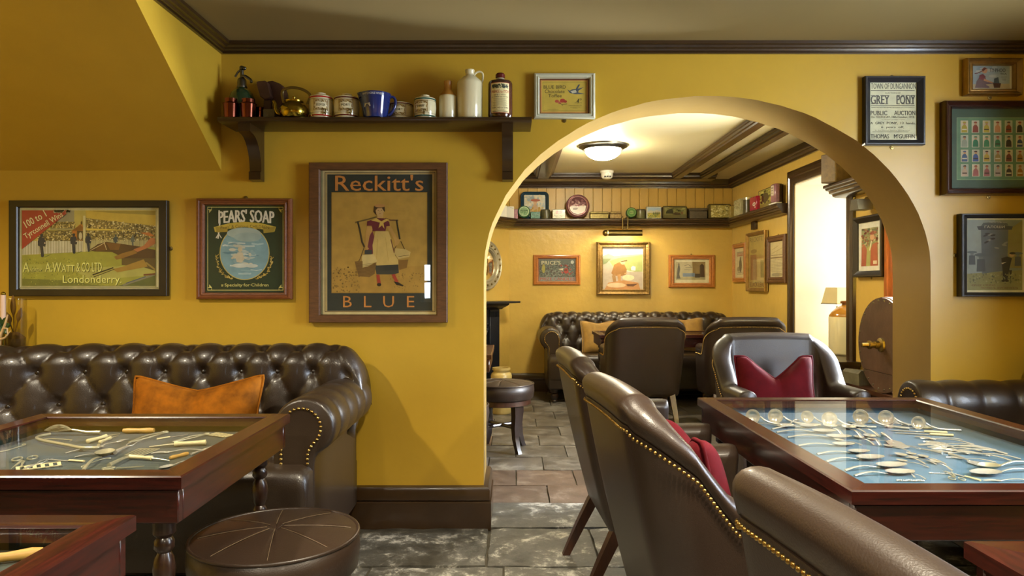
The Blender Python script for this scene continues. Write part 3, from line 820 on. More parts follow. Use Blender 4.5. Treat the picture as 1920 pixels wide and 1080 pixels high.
# ------------------------------------------------------------------ tub chairs
def tub_chair(name, label, loc, rz, group, scale=1.0):
    """faces local -y; a wrap-round back that steps down into the arms"""
    root = thing(name, label, 'chair', loc, rz, group); root.scale = (scale,)*3
    w, rc, th = .33, .135, .080; zt, za = .885, .655; yf = -.47
    # plan path of the outer face at the top, centre back at y = 0
    pth = []
    ns, na, nb = 16, 10, 14
    for i in range(ns): pth.append((w, yf+(-rc-yf)*i/ns, 1, 0))
    for i in range(na):
        a = PI/2*i/na; pth.append((w-rc+rc*math.cos(a), -rc+rc*math.sin(a), math.cos(a), math.sin(a)))
    for i in range(nb): pth.append((w-rc-2*(w-rc)*i/nb, 0, 0, 1))
    for i in range(na):
        a = PI/2+PI/2*i/na; pth.append((-(w-rc)+rc*math.cos(a), -rc+rc*math.sin(a), math.cos(a), math.sin(a)))
    for i in range(ns+1): pth.append((-w, -rc+(yf+rc)*i/ns, -1, 0))
    def top(x, y, nx, ny):
        d = -rc+.06-y
        if ny > .92: return zt+.014*(1-(x/w)**2)
        d = max(0, math.hypot(max(0,-rc-y), 0)+(1-ny)*rc*.55 if ny > 0 else (-rc-y)+rc*.55); t = d/.17
        t = min(1, t); return zt-(zt-za)*(.25*smooth(t)+.75*t)
    shell, rim, nails = [], [], MB()
    acc = 0; prev = None
    for k, (x, y, nx, ny) in enumerate(pth):
        h = top(x, y, nx, ny)
        lb, ls = .15, .035
        def P(z, off):
            t = max(0, (zt-z)/(zt-.22))**1.1
            return (x+nx*(off-ls*t), y+ny*off-lb*t*(y-yf)/(-yf), z)
        g = h-.072
        row = [P(.235, -.03), P(.245, -.008), P(.27, 0)]
        for q in range(1, 9): row.append(P(.27+(g-.27)*q/8, .004*math.sin(PI*q/8)))
        row.append(P(g+.002, -.012)); shell.append(row)
        r2 = [P(g-.002, -.012), P(g+.002, -.002), P(g+.012, .002), P(g+.026, .003)]
        rt = .047; cc = -.043
        for q in range(0, 11):
            aa = PI*q/10; r2.append(P(h-rt*.8+rt*.8*math.sin(aa), cc+.047*math.cos(aa)))
        for q in range(1, 6): r2.append(P(h-.05+(.36-(h-.05))*q/5, -th+(.006 if q < 4 else -.01)))
        rim.append(r2)
        p = Vector(P(g-.010, .005))
        if prev is not None:
            seg_ = (p-prev).length
            while acc+seg_ >= .0125:
                u = (.0125-acc)/seg_; c = prev.lerp(p, u); hemi(nails, c, (nx, ny, .15), .0047)
                prev = c; seg_ = (p-prev).length; acc = 0
            acc += seg_
        prev = p
    # rounded arm fronts
    def capend(rows, first):
        src = rows[0] if first else rows[-1]
        c = Vector((0,0,0))
        for p in src: c += Vector(p)
        c /= len(src); out = []
        for s, dy in ((.96,.012),(.85,.022),(.6,.028)):
            out.append([(c.x+(p[0]-c.x)*s, p[1]-dy, p[2] if p[2] < .4 else c.z+(p[2]-c.z)*(1-(1-s)*.15)) for p in src])
        return out
    cA = capend(rim, True); cB = capend(rim, False)
    rr = cA[::-1]+rim+cB
    mb = MB().grid(rr)
    for row in (rr[0], rr[-1]): mb.add(row, [tuple(range(len(row)))])
    obj('backrest', mb, M['leather2'], root, sharp=75)
    cA = capend(shell, True); cB = capend(shell, False); rr = cA[::-1]+shell+cB
    mb = MB().grid(rr)
    for row in (rr[0], rr[-1]): mb.add(row, [tuple(range(len(row)))])
    ob = obj('outer_back', mb, M['leather2'], root, sharp=75)
    stuff(obj('nailhead_trim', nails, M['nail'], ob, sharp=180))
    # front facing boards of the arms, the seat and the frame
    P = []
    for i in range(13):
        u = -1+2*i/12; row = []
        for j in range(11):
            v = -1+2*j/10
            e = max(abs(u), abs(v))**6
            row.append((u*.238, -.325+v*.165, .475+.03*(1-u*u)*(1-v*v)-.03*e))
        P.append(row)
    mb = MB().grid(P)
    rimp = [P[i][0] for i in range(13)]+[P[12][j] for j in range(1,11)]+[P[i][10] for i in range(11,-1,-1)]+[P[0][j] for j in range(9,0,-1)]
    mb.grid([rimp, [(x*1.02, -.325+(y+.325)*1.02, z-.04) for x,y,z in rimp], [(x, y, .37) for x,y,z in rimp]], cv=True)
    obj('seat', mb, M['leather2'], root, sharp=60)
    obj('seat_frame', MB().box(-.255,.255,-.49,-.24,.25,.385,.012), M['leather2'], root)
    for sx in (-1, 1):
        for (y0, y1, x0, x1) in ((-.46,-.475,.235,.24), (-.18,-.05,.225,.24)):
            mb = MB(); P = []
            for (z, t, hw) in ((.27,0,.023),(.14,.5,.020),(0.0,1,.015)):
                cx = sx*(x0+(x1-x0)*t); cy = y0+(y1-y0)*t
                P.append([(cx-hw,cy-hw,z),(cx+hw,cy-hw,z),(cx+hw,cy+hw,z),(cx-hw,cy+hw,z)])
            mb.grid(P, cv=True); mb.add(P[-1], [(0,1,2,3)]); mb.add(P[0], [(0,1,2,3)])
            obj('leg', mb, M['leg'], root)
    return root

# ------------------------------------------------------------------ cushions
def cushion(name, label, w, h, t, loc, rot, m, chop=.1, pipe=True, group=None, chopw=.7):
    root = thing(name, label, 'cushion', loc, 0, group); root.rotation_euler = rot
    n = 26
    def pt(u, v, s):
        x = w/2*u*(1-.05*(1-v*v)**2*abs(u)); z = h/2*v*(1-.05*(1-u*u)**2*abs(v))
        top = smooth((v+.9)/1.9)
        z -= chop*top*max(0, 1-(abs(u)/chopw)**1.15)
        q = max(0, (1-u**6)*(1-v**6))**.5*(.45+.55*max(0,(1-u*u)*(1-v*v))**.35)
        q *= 1-.35*top*math.exp(-(u/.16)**2)
        x *= 1-.03*(1-u*u)
        return (x, s*t/2*q, z)
    mb = MB()
    for s in (-1, 1): mb.grid([[pt(-1+2*i/n, -1+2*j/n, s) for j in range(n+1)] for i in range(n+1)])
    obj('cushion_cover', mb, m, root, sharp=180)
    if pipe:
        ed = [pt(-1+2*i/n,-1,1) for i in range(n)]+[pt(1,-1+2*j/n,1) for j in range(n)]+[pt(1-2*i/n,1,1) for i in range(n)]+[pt(-1,1-2*j/n,1) for j in range(n)]
        obj('piping', MB().tube([(x,0,z) for x,y,z in ed], .0055, 6, closed=True), m, root, sharp=180)
    return root

# ------------------------------------------------------------------ round stools
def stool(name, label, loc, rz, group):
    root = thing(name, label, 'stool', loc, rz, group); r = .225; zt = .475; n = 96
    P = []
    for i in range(n):
        a = 2*PI*i/n; k = abs(math.sin(4*a)); se = min(1, k*5)**.5; row = []
        for q in range(0, 13):
            rr = r*q/12*.985; dome = .022*(1-(q/12)**2)
            d = .0045*(1-se)*min(1, q/2)*(1-(q/12)**4) + .012*math.exp(-(rr/.02)**2)
            row.append((rr*math.cos(a) if q else 0, rr*math.sin(a) if q else 0, zt+dome-.012-d))
        P.append(row)
    obj('seat_top', MB().grid(P, cu=True), M['leather2'], root, sharp=60)
    for k in range(8):
        a = 2*PI*k/8
        st = [(q*r/10*math.cos(a), q*r/10*math.sin(a), zt+.022*(1-(q*r/10/(r*.985))**2)-.0125) for q in range(1,10)]
        obj('seam', MB().tube(st, .0008, 5), M['seam'], root)
    obj('welt', MB().tube([(r*.992*math.cos(2*PI*i/48), r*.992*math.sin(2*PI*i/48), zt-.013) for i in range(48)], .0055, 8, closed=True), M['leather2'], root, sharp=180)
    obj('side_band', MB().lathe([(r-.01,zt-.012),(r,zt-.018),(r+.004,zt-.06),(r-.002,zt-.105),(r-.012,zt-.115),(r-.03,zt-.117)], seg=48), M['leather2'], root, sharp=60)
    obj('wooden_rim', MB().lathe([(r-.05,zt-.117),(r-.022,zt-.117),(r-.020,zt-.15),(r-.03,zt-.155),(r-.06,zt-.155)], seg=48), M['leg'], root)
    for k in range(4):
        a = PI/4+PI/2*k; ca, sa = math.cos(a), math.sin(a); mb = MB(); P = []
        for (z, rr, hw) in ((.325,.155,.024),(.25,.158,.023),(.17,.150,.021),(.09,.158,.019),(.03,.178,.017),(0,.192,.017)):
            c = Vector((rr*ca, rr*sa, z)); e = Vector((ca,sa,0))*hw; f_ = Vector((-sa,ca,0))*hw*.9
            P.append([c-e-f_, c+e-f_, c+e+f_, c-e+f_])
        mb.grid(P, cv=True); mb.add(P[-1],[(0,1,2,3)]); mb.add(P[0],[(0,1,2,3)])
        obj('leg', mb, M['dwood'], root, sharp=50)
    for k in range(2):
        a = PI/4+PI/2*k; e = Vector((math.cos(a), math.sin(a), 0))
        obj('stretcher', MB().tube([e*-.15+Vector((0,0,.17)), e*.15+Vector((0,0,.17))], .013, 8), M['dwood'], root)
    return root

# ------------------------------------------------------------------ glass topped display tables
def turned_leg(h):
    pr = [(1e-5,0),(.014,0),(.019,.015),(.021,.04),(.016,.06),(.013,.075),(.022,.09),(.024,.11),(.018,.13),(.014,.16),(.017,.28),(.022,.36),(.015,.395),(.022,.405),(.022,.42),(.015,.43),(.023,.45),(.026,.475),(.022,.50),(.015,.515),(.023,.525),(.023,.54),(.017,.55),(.026,.56),(.026,.60)]
    k = h/.60
    return MB().lathe([(r, z*k) for r, z in pr], seg=20)
def display_table(name, label, x0, x1, y0, y1, felt, rail=.062, zt=.72, group='glass topped display tables', wood='mahog', tray=.052, inset=.075):
    root = thing(name, label, 'table', ((x0+x1)/2,(y0+y1)/2,0), 0, group)
    hx, hy = (x1-x0)/2, (y1-y0)/2; ix, iy = hx-rail, hy-rail; ch = .004
    def rail_(pts, m):
        mb = MB(); P = []
        for p in pts:  # p: outer (x,y), inner (x,y)
            (ox,oy),(nx,ny) = p; dx,dy = nx-ox, ny-oy
            P.append([(ox,oy,zt-.030),(ox,oy,zt-.003),(ox+dx*.06,oy+dy*.06,zt),(ox+dx*.94,oy+dy*.94,zt),(nx,ny,zt-.004),(nx,ny,zt-.030)])
        mb.grid(P, cv=True)
        for r_ in P: mb.add(r_, [tuple(range(6))])
        return obj('top_rail', mb, m, root)
    A,B_,C_,D_ = (-hx,-hy),(hx,-hy),(hx,hy),(-hx,hy); a,b_,c,d = (-ix,-iy),(ix,-iy),(ix,iy),(-ix,iy)
    rail_([(A,a),(B_,b_)], M[wood]); rail_([(D_,d),(C_,c)], M[wood]); rail_([(A,a),(D_,d)], M[wood+'Y']); rail_([(B_,b_),(C_,c)], M[wood+'Y'])
    obj('glass_top', MB().box(-ix,ix,-iy,iy,zt-.008,zt-.003), M['tglass'], root)
    z1 = zt-.033; z0 = z1-.078; s = .012
    for (q0,q1,w0,w1,m) in ((-hx+s,hx-s,-hy+s,-hy+s+.022,M[wood]),(-hx+s,hx-s,hy-s-.022,hy-s,M[wood]),(-hx+s,-hx+s+.022,-hy+s+.022,hy-s-.022,M[wood+'Y']),(hx-s-.022,hx-s,-hy+s+.022,hy-s-.022,M[wood+'Y'])):
        obj('apron', MB().box(q0,q1,w0,w1,z0,z1,.003), m, root)
    obj('felt_bed', MB().box(-ix-.03,ix+.03,-iy-.03,iy+.03,zt-tray-.008,zt-tray), felt, root)
    lx, ly = hx-s-.024, hy-s-.024
    for (q0,q1,w0,w1) in ((-lx,lx,ly-.004,ly),(-lx,lx,-ly,-ly+.004),(-lx,-lx+.004,-ly,ly),(lx-.004,lx,-ly,ly)):
        obj('felt_lining', MB().box(q0,q1,w0,w1,zt-tray,zt-.031), felt, root)
    lm = turned_leg(z0).mesh('leg', M['dwood'])
    for sx in (-1,1):
        for sy in (-1,1): link('leg', lm, root, (sx*(hx-inset), sy*(hy-inset), 0))
    return root
# ------------------------------------------------------------------ furniture in place
def at_sofa():
    W = 2.15
    chesterfield('chesterfield_sofa', 'dark brown buttoned leather sofa holding the amber cushion, under the three large pictures',
                 W, .86, .875, .74, (-.645-W/2, WY-.035, 0), 0, ncol=11, seatz=.5, bend=-.22, sR=.152, sL=.205)
    chesterfield('chesterfield_sofa', 'brown buttoned leather sofa against the far wall, below the gilt framed painting',
                 2.08, .78, .86, .73, (PX(1012,6.97)+1.04, BY-.04, 0), 0, ncol=12, seatz=.47, floorz=.13, step=.012)
    chesterfield('chesterfield_sofa', 'dark leather sofa at the right edge, only its rolled arm showing',
                 1.70, .86, .88, .715, (XE-.02, WY-.03-.85, 0), -PI/2, ncol=8, seatz=.47, step=.012)
at_sofa()

display_table('display_table', 'dark display table holding old kitchen utensils on green felt, in front of the left sofa', -1.58, PX(340,1.60), 1.60, 2.385, M['feltg'])
display_table('display_table', 'red brown display table holding silver cutlery on blue felt, beside the row of tub chairs', PX(1597,1.49), 1.575, 1.49, 2.73, M['feltb'], rail=.058)
display_table('display_table', 'reddish display table corner at the bottom left, deep green bed, nearest the camera', -1.56, PX(258,1.34), .52, 1.335, M['feltg'], rail=.066)
display_table('display_table', 'plain reddish table corner at the bottom right edge of the view', PX(1807,1.20), 1.62, .42, 1.20, M['feltb'], rail=.085)
display_table('display_table', 'dark display table with blue bed in front of the back room sofa', PX(1110,6.75), 2.10, 6.17, 6.75, M['feltb'])
display_table('display_table', 'wooden table end showing beside the left jamb of the arch, near the fireplace', -1.05, -.128, 4.40, 5.14, M['feltg'], inset=.25)

G = 'brown leather tub chairs'
tub_chair('tub_chair', 'leather tub chair facing the camera beyond the blue display table, red cushion on it', (1.365, 3.84, 0), .04, G, 1.0)
tc0 = bpy.data.objects['tub_chair']
dup(tc0, (.335, .79, 0), PI/2+.10, 'nearest leather tub chair, cut off by the bottom edge, its back towards the camera', G, (1, .87, 1))
dup(tc0, (.228, 1.90, 0), PI/2+.10, 'leather tub chair seen from behind, middle one of the three along the blue display table', G)
dup(tc0, (.195, 2.80, 0), PI/2+.06, 'farthest of the three leather tub chairs along the blue table, two brown legs showing', G)
dup(tc0, (PX(1217,5.62), 5.62, 0), PI+.03, 'leather tub chair in the back room, its back turned squarely to the camera', G)
dup(tc0, (PX(1408,5.62), 5.64, 0), PI-.02, 'leather tub chair in the back room, half hidden behind the chair with the red cushion', G)

cushion('cushion', 'amber velvet cushion with a dented top lying on the left leather sofa', .53, .34, .17, (PX(362,2.93), 2.95, .605), (-.30, 0, .05), M['velveto'], chop=.055, chopw=.95)
cushion('cushion', 'red velvet cushion with a deeply notched top, on the chair facing the camera', .385, .31, .15, (PX(1461,3.50)-.01, 3.52, .645), (-.22, 0, 0), M['velvetr'], chop=.105, chopw=.72)
cushion('cushion', 'red velvet cushion just showing in the middle tub chair seen from behind', .36, .30, .14, (.47, 1.87, .63), (-.25, 0, PI/2+.1), M['velvetr'], chop=.06)
cushion('cushion', 'ochre cushion at the left end of the back room sofa', .36, .34, .14, (PX(1120,7.1)+.03, 7.22, .62), (-.28, 0, .1), M['cotton'], chop=.02)
cushion('cushion', 'ochre cushion showing between the two tub chairs in the back room', .36, .34, .14, (PX(1292,7.1), 7.28, .65), (-.28, 0, -.1), M['cotton'], chop=.02)

st = 'round leather stools'
stool('stool', 'round brown leather stool with stitched segments in front of the left sofa', (PX(517,1.965), 1.965, 0), .22, st)
s0 = bpy.data.objects['stool']
dup(s0, (-.072, 5.0, 0), -.12, 'round leather stool on curved dark legs, beside the left jamb of the arch', st)
dup(s0, (-.36, 4.10, 0), .3, 'round leather stool almost hidden behind the left jamb of the arch', st)

# ------------------------------------------------------------------ long shelf with brackets on the front wall
YF = 3.18; SHZ = 1.906
sh = thing('wall_shelf', 'long dark brown wall shelf on two curved brackets carrying jars and bottles', 'shelf', (0, WY, SHZ))
x0, x1 = PX(407,YF), PX(997,YF)
mb = MB(); mb.prism([(0,0),(-.212,0),(-.219,-.004),(-.221,-.011),(-.219,-.018),(-.212,-.022),(0,-.022)], x0, x1, 'yz')
obj('shelf_board', mb, M['trim'], sh)
for (a, b_) in ((446,469),(941,962)):
    Yb = WY-.185; xa, xb = PX(a,Yb), PX(b_,Yb); mb = MB()
    pr = [(0,-.022),(-.185,-.022),(-.185,-.058)]
    for k in range(0, 9):
        t = k/8; pr.append((-.165+.125*math.sin(t*PI/2), -.062-.155*(1-math.cos(t*PI/2))))
    pr += [(-.052,-.222),(-.052,-.258),(0,-.262)]
    mb.prism(pr, xa, xb, 'yz'); obj('bracket', mb, M['trim'], sh, sharp=25)

YJ = 3.27
def on_shelf(x): return (PX(x, YJ), YJ, SHZ+.0005)
K = YJ/F
def lathe_obj(name, prof_px, m, root, seg=32, sharp=38, kk=None, c=(0,0,0)):
    kk = kk or K
    return obj(name, MB().lathe([(max(1e-5,r*kk), z*kk) for r, z in prof_px], c, seg), m, root, sharp=sharp)

# soda siphon
r = thing('soda_siphon', 'green glass soda siphon with grey metal head at the left end of the shelf', 'siphon', (PX(453,3.32), 3.325, SHZ))
k2 = 3.32/F
obj('bottle_body', MB().lathe([(1e-5,0),(22*k2,0),(24.5*k2,3*k2),(24.5*k2,38*k2),(23.5*k2,46*k2),(20*k2,56*k2),(14*k2,63*k2),(9*k2,66*k2),(8*k2,69*k2)], seg=32), M['siphon'], r)
obj('head', MB().lathe([(9.2*k2,67*k2),(9.4*k2,70*k2),(8.5*k2,71*k2),(8*k2,82*k2),(6*k2,85*k2),(3.6*k2,86*k2),(3.2*k2,100*k2),(4.6*k2,101*k2),(4.6*k2,106*k2),(3*k2,108*k2),(1e-5,108*k2)], seg=20), M['pewter'], r)
obj('spout', MB().tube([(2*k2,-.004,89*k2),(8*k2,-.01,88*k2),(14*k2,-.014,84*k2),(19*k2,-.017,80*k2),(20*k2,-.017,75*k2)], 2.6*k2, 8), M['pewter'], r)
obj('lever', MB().tube([(6*k2,-.006,104*k2),(0,0,103*k2),(-8*k2,.0,96*k2),(-13*k2,.0,88*k2)], 1.9*k2, 8), M['pewter'], r)
obj('valve_knob', MB().ball((6*k2,-.008,103*k2), 3.4*k2), M['pewter'], r)
# copper measures
def cup(x, Y, rb, rt, h, neck, label):
    k = Y/F; t = thing('copper_measure', label, 'measure', (PX(x,Y), Y, SHZ), 0, 'copper measures on the shelf')
    if neck: pr = [(1e-5,0),(rb,0),(rt,h*.76),(rt+.5,h*.77),(rt*.80,h*.82),(rt*.82,h),(rt*.75,h),(rt*.72,h*.82),(rt*.9,h*.74),(rb*.9,2),(1e-5,2)]
    else: pr = [(1e-5,0),(rb,0),(rt,h*.96),(rt+.6,h),(rt-1.2,h),(rb-1.2,2),(1e-5,2)]
    obj('cup', MB().lathe([(max(1e-5,a*k),b_*k) for a,b_ in pr], seg=28), M['copper'], t)
    obj('rim_band', MB().lathe([((rt+.4)*k,h*.74*k),((rt+1)*k,h*.755*k),((rt+.4)*k,h*.775*k)], seg=28), M['copper'], t)
cup(433, 3.235, 12, 14, 38, True, 'copper measure with a narrow neck, leftmost in front of the green siphon')
cup(465.5, 3.235, 12, 14.5, 37, True, 'copper measure with a narrow neck, between the siphon and the dark leather case')
cup(488, 3.31, 8, 10, 28, False, 'small plain copper beaker half hidden behind the second copper measure')
# dark leather case on a stone block
r = thing('leather_case', 'dark brown leather case with two rounded flaps, propped behind the brass kettle', 'case', (PX(515,3.33), 3.33, SHZ))
k2 = 3.33/F
def plate(pts, y0, y1, name, m, par, ox=515, oy=218):
    mb = MB(); P = [((x-ox)*k2, (oy-y)*k2) for x,y in pts]
    n = len(P); cx = sum(p[0] for p in P)/n; cz = sum(p[1] for p in P)/n
    rings = []
    for (s, y) in ((.90,y0),(1,y0+.006),(1,y1-.006),(.90,y1)): rings.append([(cx+(x-cx)*s, y, cz+(z-cz)*s) for x,z in P])
    mb.grid(rings, cv=True); mb.add(rings[0],[tuple(range(n))]); mb.add(rings[-1],[tuple(range(n))])
    return obj(name, mb, m, par)
plate([(499,140),(503,138),(511,137),(524,142),(531,147),(535,160),(537,182),(535,217),(516,217),(514,175),(507,160)], -.005, .05, 'case_body', M['leathercase'], r)
plate([(487,145),(490,143),(503,142),(508,145),(515,172),(512,176),(503,178),(494,171),(490,158)], -.05, -.008, 'flap', M['leathercase'], r)
plate([(499,174),(512,175),(514,217),(497,217)], -.035, -.008, 'strap', M['leathercase'], r)
r = thing('stone_block', 'small grey stone block in front of the dark leather case, left of the kettle', 'stone', (PX(507,3.24), 3.245, SHZ))
obj('block', MB().box(-11.5*K,11*K,-.024,.024,0,18*K,.004), M['stone'], r)
# brass kettle
r = thing('brass_kettle', 'round brass kettle with a tall looped handle on the shelf', 'kettle', (PX(550.5,3.22), 3.225, SHZ))
k2 = 3.25/F
obj('kettle_body', MB().lathe([(1e-5,0),(22*k2,0),(25*k2,4*k2),(27*k2,12*k2),(26*k2,18*k2),(22*k2,25*k2),(17*k2,28*k2),(16.5*k2,30*k2)], seg=36), M['brass'], r)
lid = obj('lid', MB().lathe([(17*k2,30*k2),(17.5*k2,32*k2),(13*k2,34*k2),(4*k2,36*k2),(1e-5,36.5*k2)], seg=30), M['brass'], r)
obj('lid_knob', MB().lathe([(1.5*k2,35*k2),(3*k2,37*k2),(3*k2,41*k2),(1e-5,41.5*k2)], seg=12), M['brass'], lid)
obj('spout', MB().tube([(-20*k2,0,6*k2),(-29*k2,-.004,10*k2),(-33*k2,-.006,18*k2),(-34*k2,-.008,27*k2),(-37*k2,-.01,32*k2)], lambda t: (5-2.6*t)*k2, 10), M['brass'], r)
obj('handle', MB().tube([(a*k2,0,b_*k2) for a,b_ in ((-17.6,26.6),(-21,38),(-22,49),(-17,55),(-3,58),(14,55),(26,48.5),(30,42),(28,35),(24.7,27))], 1.5*k2, 8, flat=1.7), M['brassd'], r)
# stoneware barrels
def barrel(x, rr, h, band, word, label, ang=0.0, tapm=True, cork=True, wordw=.8, Y=3.25):
    pass; k = Y/F
    t = thing('spirit_barrel', label, 'jar', (PX(x,Y), Y, SHZ), ang, 'barrel shaped stoneware jars')
    body = [(1e-5,0),(rr*.90,0),(rr*.93,1.5),(rr,h*.42),(rr,h*.52),(rr*.93,h*.84),(rr*.86,h*.86),(rr*.78,h*.88),(1e-5,h*.885)]
    obj('barrel_body', MB().lathe([(max(1e-5,a*k),b_*k) for a,b_ in body], seg=40), M['cream'], t)
    for (za, zb, f0) in ((h*.755,h*.81,.972),(h*.07,h*.125,.962)):
        obj('painted_band', MB().lathe([((rr*f0-.3)*k,za*k),(rr*f0*1.004*k+.0004,(za+.3)*k),((rr*(f0-.006))*k+.0004,(zb-.3)*k),((rr*(f0-.012)-.3)*k,zb*k)], seg=40), M[band], t)
    for z in (h*.70, h*.19):
        obj('gilt_line', MB().lathe([((rr*.985)*k,z*k),((rr*.992)*k+.0004,(z+.25)*k),((rr*.985)*k,(z+.5)*k)], seg=40), M['brassd'], t)
    if cork: obj('stopper', MB().lathe([(max(1e-5,a*k),b_*k) for a,b_ in ((rr*.36,h*.88),(rr*.36,h*.93),(rr*.40,h*.94),(rr*.40,h*.985),(rr*.34,h),(1e-5,h))], seg=24), M['cream'], t)
    c = Canvas(sub=12)
    c.border(-14,-10.5,14,10.5,.7,'#8a6a30')
    c.border(-12.6,-9.2,12.6,9.2,.35,'#9a7c44')
    for s in (-1,1):
        c.dots(46,-12,s*7.3-1.6,12,s*7.3+1.6,.75,['#8a6a30','#a07f45','#6e5a30'], random.Random(word))
        c.dots(24,s*11.4-1.2,-7,s*11.4+1.2,7,.7,['#8a6a30','#a07f45'], random.Random(word+'x'))
    c.text(word, -10*wordw, 10*wordw, -2.2, 2.0, '#15110c', bold=.02)
    p = c.build('label_print', 0, 0, k, bend=rr*k*1.001, parent=t, mm=M['tinprint']); p.location = (0,0,h*.47*k)
    if tapm:
        mb = MB().tube([(0,-(rr-1)*k,h*.18*k),(0,-(rr+7)*k,h*.18*k)], 1.7*k, 8)
        mb.tube([(0,-(rr+4)*k,h*.10*k),(0,-(rr+4)*k,h*.30*k)], 1.3*k, 8); mb.box(-3.4*k,3.4*k,-(rr+5)*k,-(rr+3)*k,h*.29*k,h*.33*k,.0006)
        tp = obj('tap', mb, M['brassd'], t); tp.rotation_euler = (0,0,.35)
    return t
barrel(602, 22.5, 50, 'red', 'SCOTCH', 'white stoneware barrel with bright red bands, nearest the brass kettle', ang=.22)
barrel(650, 24, 48, 'maroon', 'PORT', 'cream stoneware barrel with dark red bands, left of the blue jug', ang=.15)
barrel(752, 23, 39, 'maroon', 'PORT', 'shorter cream barrel without a stopper, right of the blue jug', ang=-.05, tapm=False, cork=False, Y=3.29)
barrel(797, 21, 46, 'greenband', 'SHERRY', 'cream stoneware barrel with dark green bands', ang=-.3)
# blue whisky jug
r = thing('water_jug', 'cobalt blue tapered jug with white lettering, standing among the stoneware barrels', 'jug', (PX(704,3.225), 3.225, SHZ))
k2 = 3.25/F; P = []
for i in range(40):
    a = 2*PI*i/40; row = []
    for (rr, z) in ((1e-5,0),(21,0),(22,2),(25,20),(28.5,42),(28.8,45),(27,45.5),(24,20),(20,3),(1e-5,3)):
        sp = max(0, math.cos(a-PI))**8*(z/45)**3*6 if z > 20 else 0
        row.append(((rr+sp)*k2*math.cos(a), (rr)*k2*math.sin(a), (z+sp*.3)*k2))
    P.append(row)
obj('jug_body', MB().grid(P, cu=True), M['blue'], r)
obj('handle', MB().tube([(26*k2,0,40*k2),(33*k2,0,40*k2),(37*k2,0,34*k2),(36*k2,0,22*k2),(29*k2,0,10*k2),(23*k2,0,6*k2)], 2.6*k2, 10), M['blue'], r)
c = Canvas(sub=12); c.text('WHITE HORSE WHISKY', -22, 22, -2, 2, '#d8d8d8', bold=.01)
p = c.build('lettering', 0, 0, k2, bend=28.6*k2, parent=r, mm=M['tinprint']); p.location = (0,0,40.5*k2)
c = Canvas(sub=12)
c.poly([(-7,-3),(-4,-6),(-2,-3),(5,-4),(7,-7),(9,-6),(7,-2),(6,1),(8,6),(6,7),(3,2),(-2,2),(-4,7),(-6,7),(-5,1)], '#c9c6c0')
p = c.build('horse_emblem', 12, 0, k2, bend=25.6*k2, parent=r, mm=M['tinprint']); p.location = (0,0,24*k2)
# bottles
r = thing('stoneware_bottle', 'cream stoneware bottle with a tan neck, shorter of the two pale ones', 'bottle', on_shelf(840))
lathe_obj('bottle_body', [(0,0),(16,0),(17,2),(17,42),(16.4,45),(15.5,46)], M['cream'], r)
lathe_obj('bottle_neck', [(15.6,46),(14,50),(9,56),(7.5,59),(7,67),(7.6,68),(7.6,74),(6,75),(0,75)], M['tan'], r)
r = thing('stoneware_flagon', 'tall cream stoneware flagon with a loop handle at its neck', 'flagon', on_shelf(881))
lathe_obj('flagon_body', [(0,0),(22,0),(23.5,3),(24.5,68),(23.5,72),(13,82),(9.5,84),(8,86),(8.5,91),(9,92),(9,95),(6.5,96),(0,95)], M['cream'], r)
obj('handle', MB().tube([(8*K,0,86*K),(13*K,0,91*K),(19*K,0,92*K),(24*K,0,88*K),(24*K,0,78*K),(22*K,0,71*K)], 2.0*K, 10), M['cream'], r)
r = thing('medicine_bottle', 'brown glazed bottle with a big cream label at the right end of the shelf', 'bottle', on_shelf(938))
lathe_obj('bottle_body', [(0,0),(20.5,0),(22,2),(23,10),(23,68),(21.5,72),(12,74),(7.5,76),(7,79)], M['brownglass'], r)
lathe_obj('stopper', [(7,79),(9,80),(9,86),(7,88.5),(0,89)], M['maroon'], r)
lathe_obj('foil_collar', [(7.2,76.2),(8.2,77),(7.6,80)], M['steel'], r)
c = Canvas(sub=12)
c.rect(-19,-28,19,28,'#d8c98e'); c.border(-19,-28,19,28,.8,'#a8482c')
c.dots(60,-16,-25,16,-18,1.3,['#2a3020','#3c4630','#55512f'], random.Random(5)); c.text('BUTLERS', -15, 15, -25, -18.5, '#1c2418', bold=.03)
c.text('MANGE to ITCH', -17, 17, -14, -8.6, '#a83a22', bold=.015); c.text('SPECIFIC', -12, 12, -6.6, -4, '#6a5a3a')
c.text('for HORSES and CATTLE', -16, 16, -2.6, -.6, '#332a1a', bold=.02)
for i, yy in enumerate((1.5,4,6,8,10,12,14)): c.rect(-14+(i%3), yy, 14-(i%2)*2, yy+.5, '#7a6a44')
c.text('OSMOND & SONS', -16, 16, 17, 20, '#5a3a22'); c.text('Grimsby', -8, 8, 21.3, 23, '#5a3a22'); c.rect(-15,24.6,15,25.6,'#4a3a22')
p = c.build('label_print', 0, 0, K, bend=23.1*K, parent=r); p.location = (0,0,38*K)
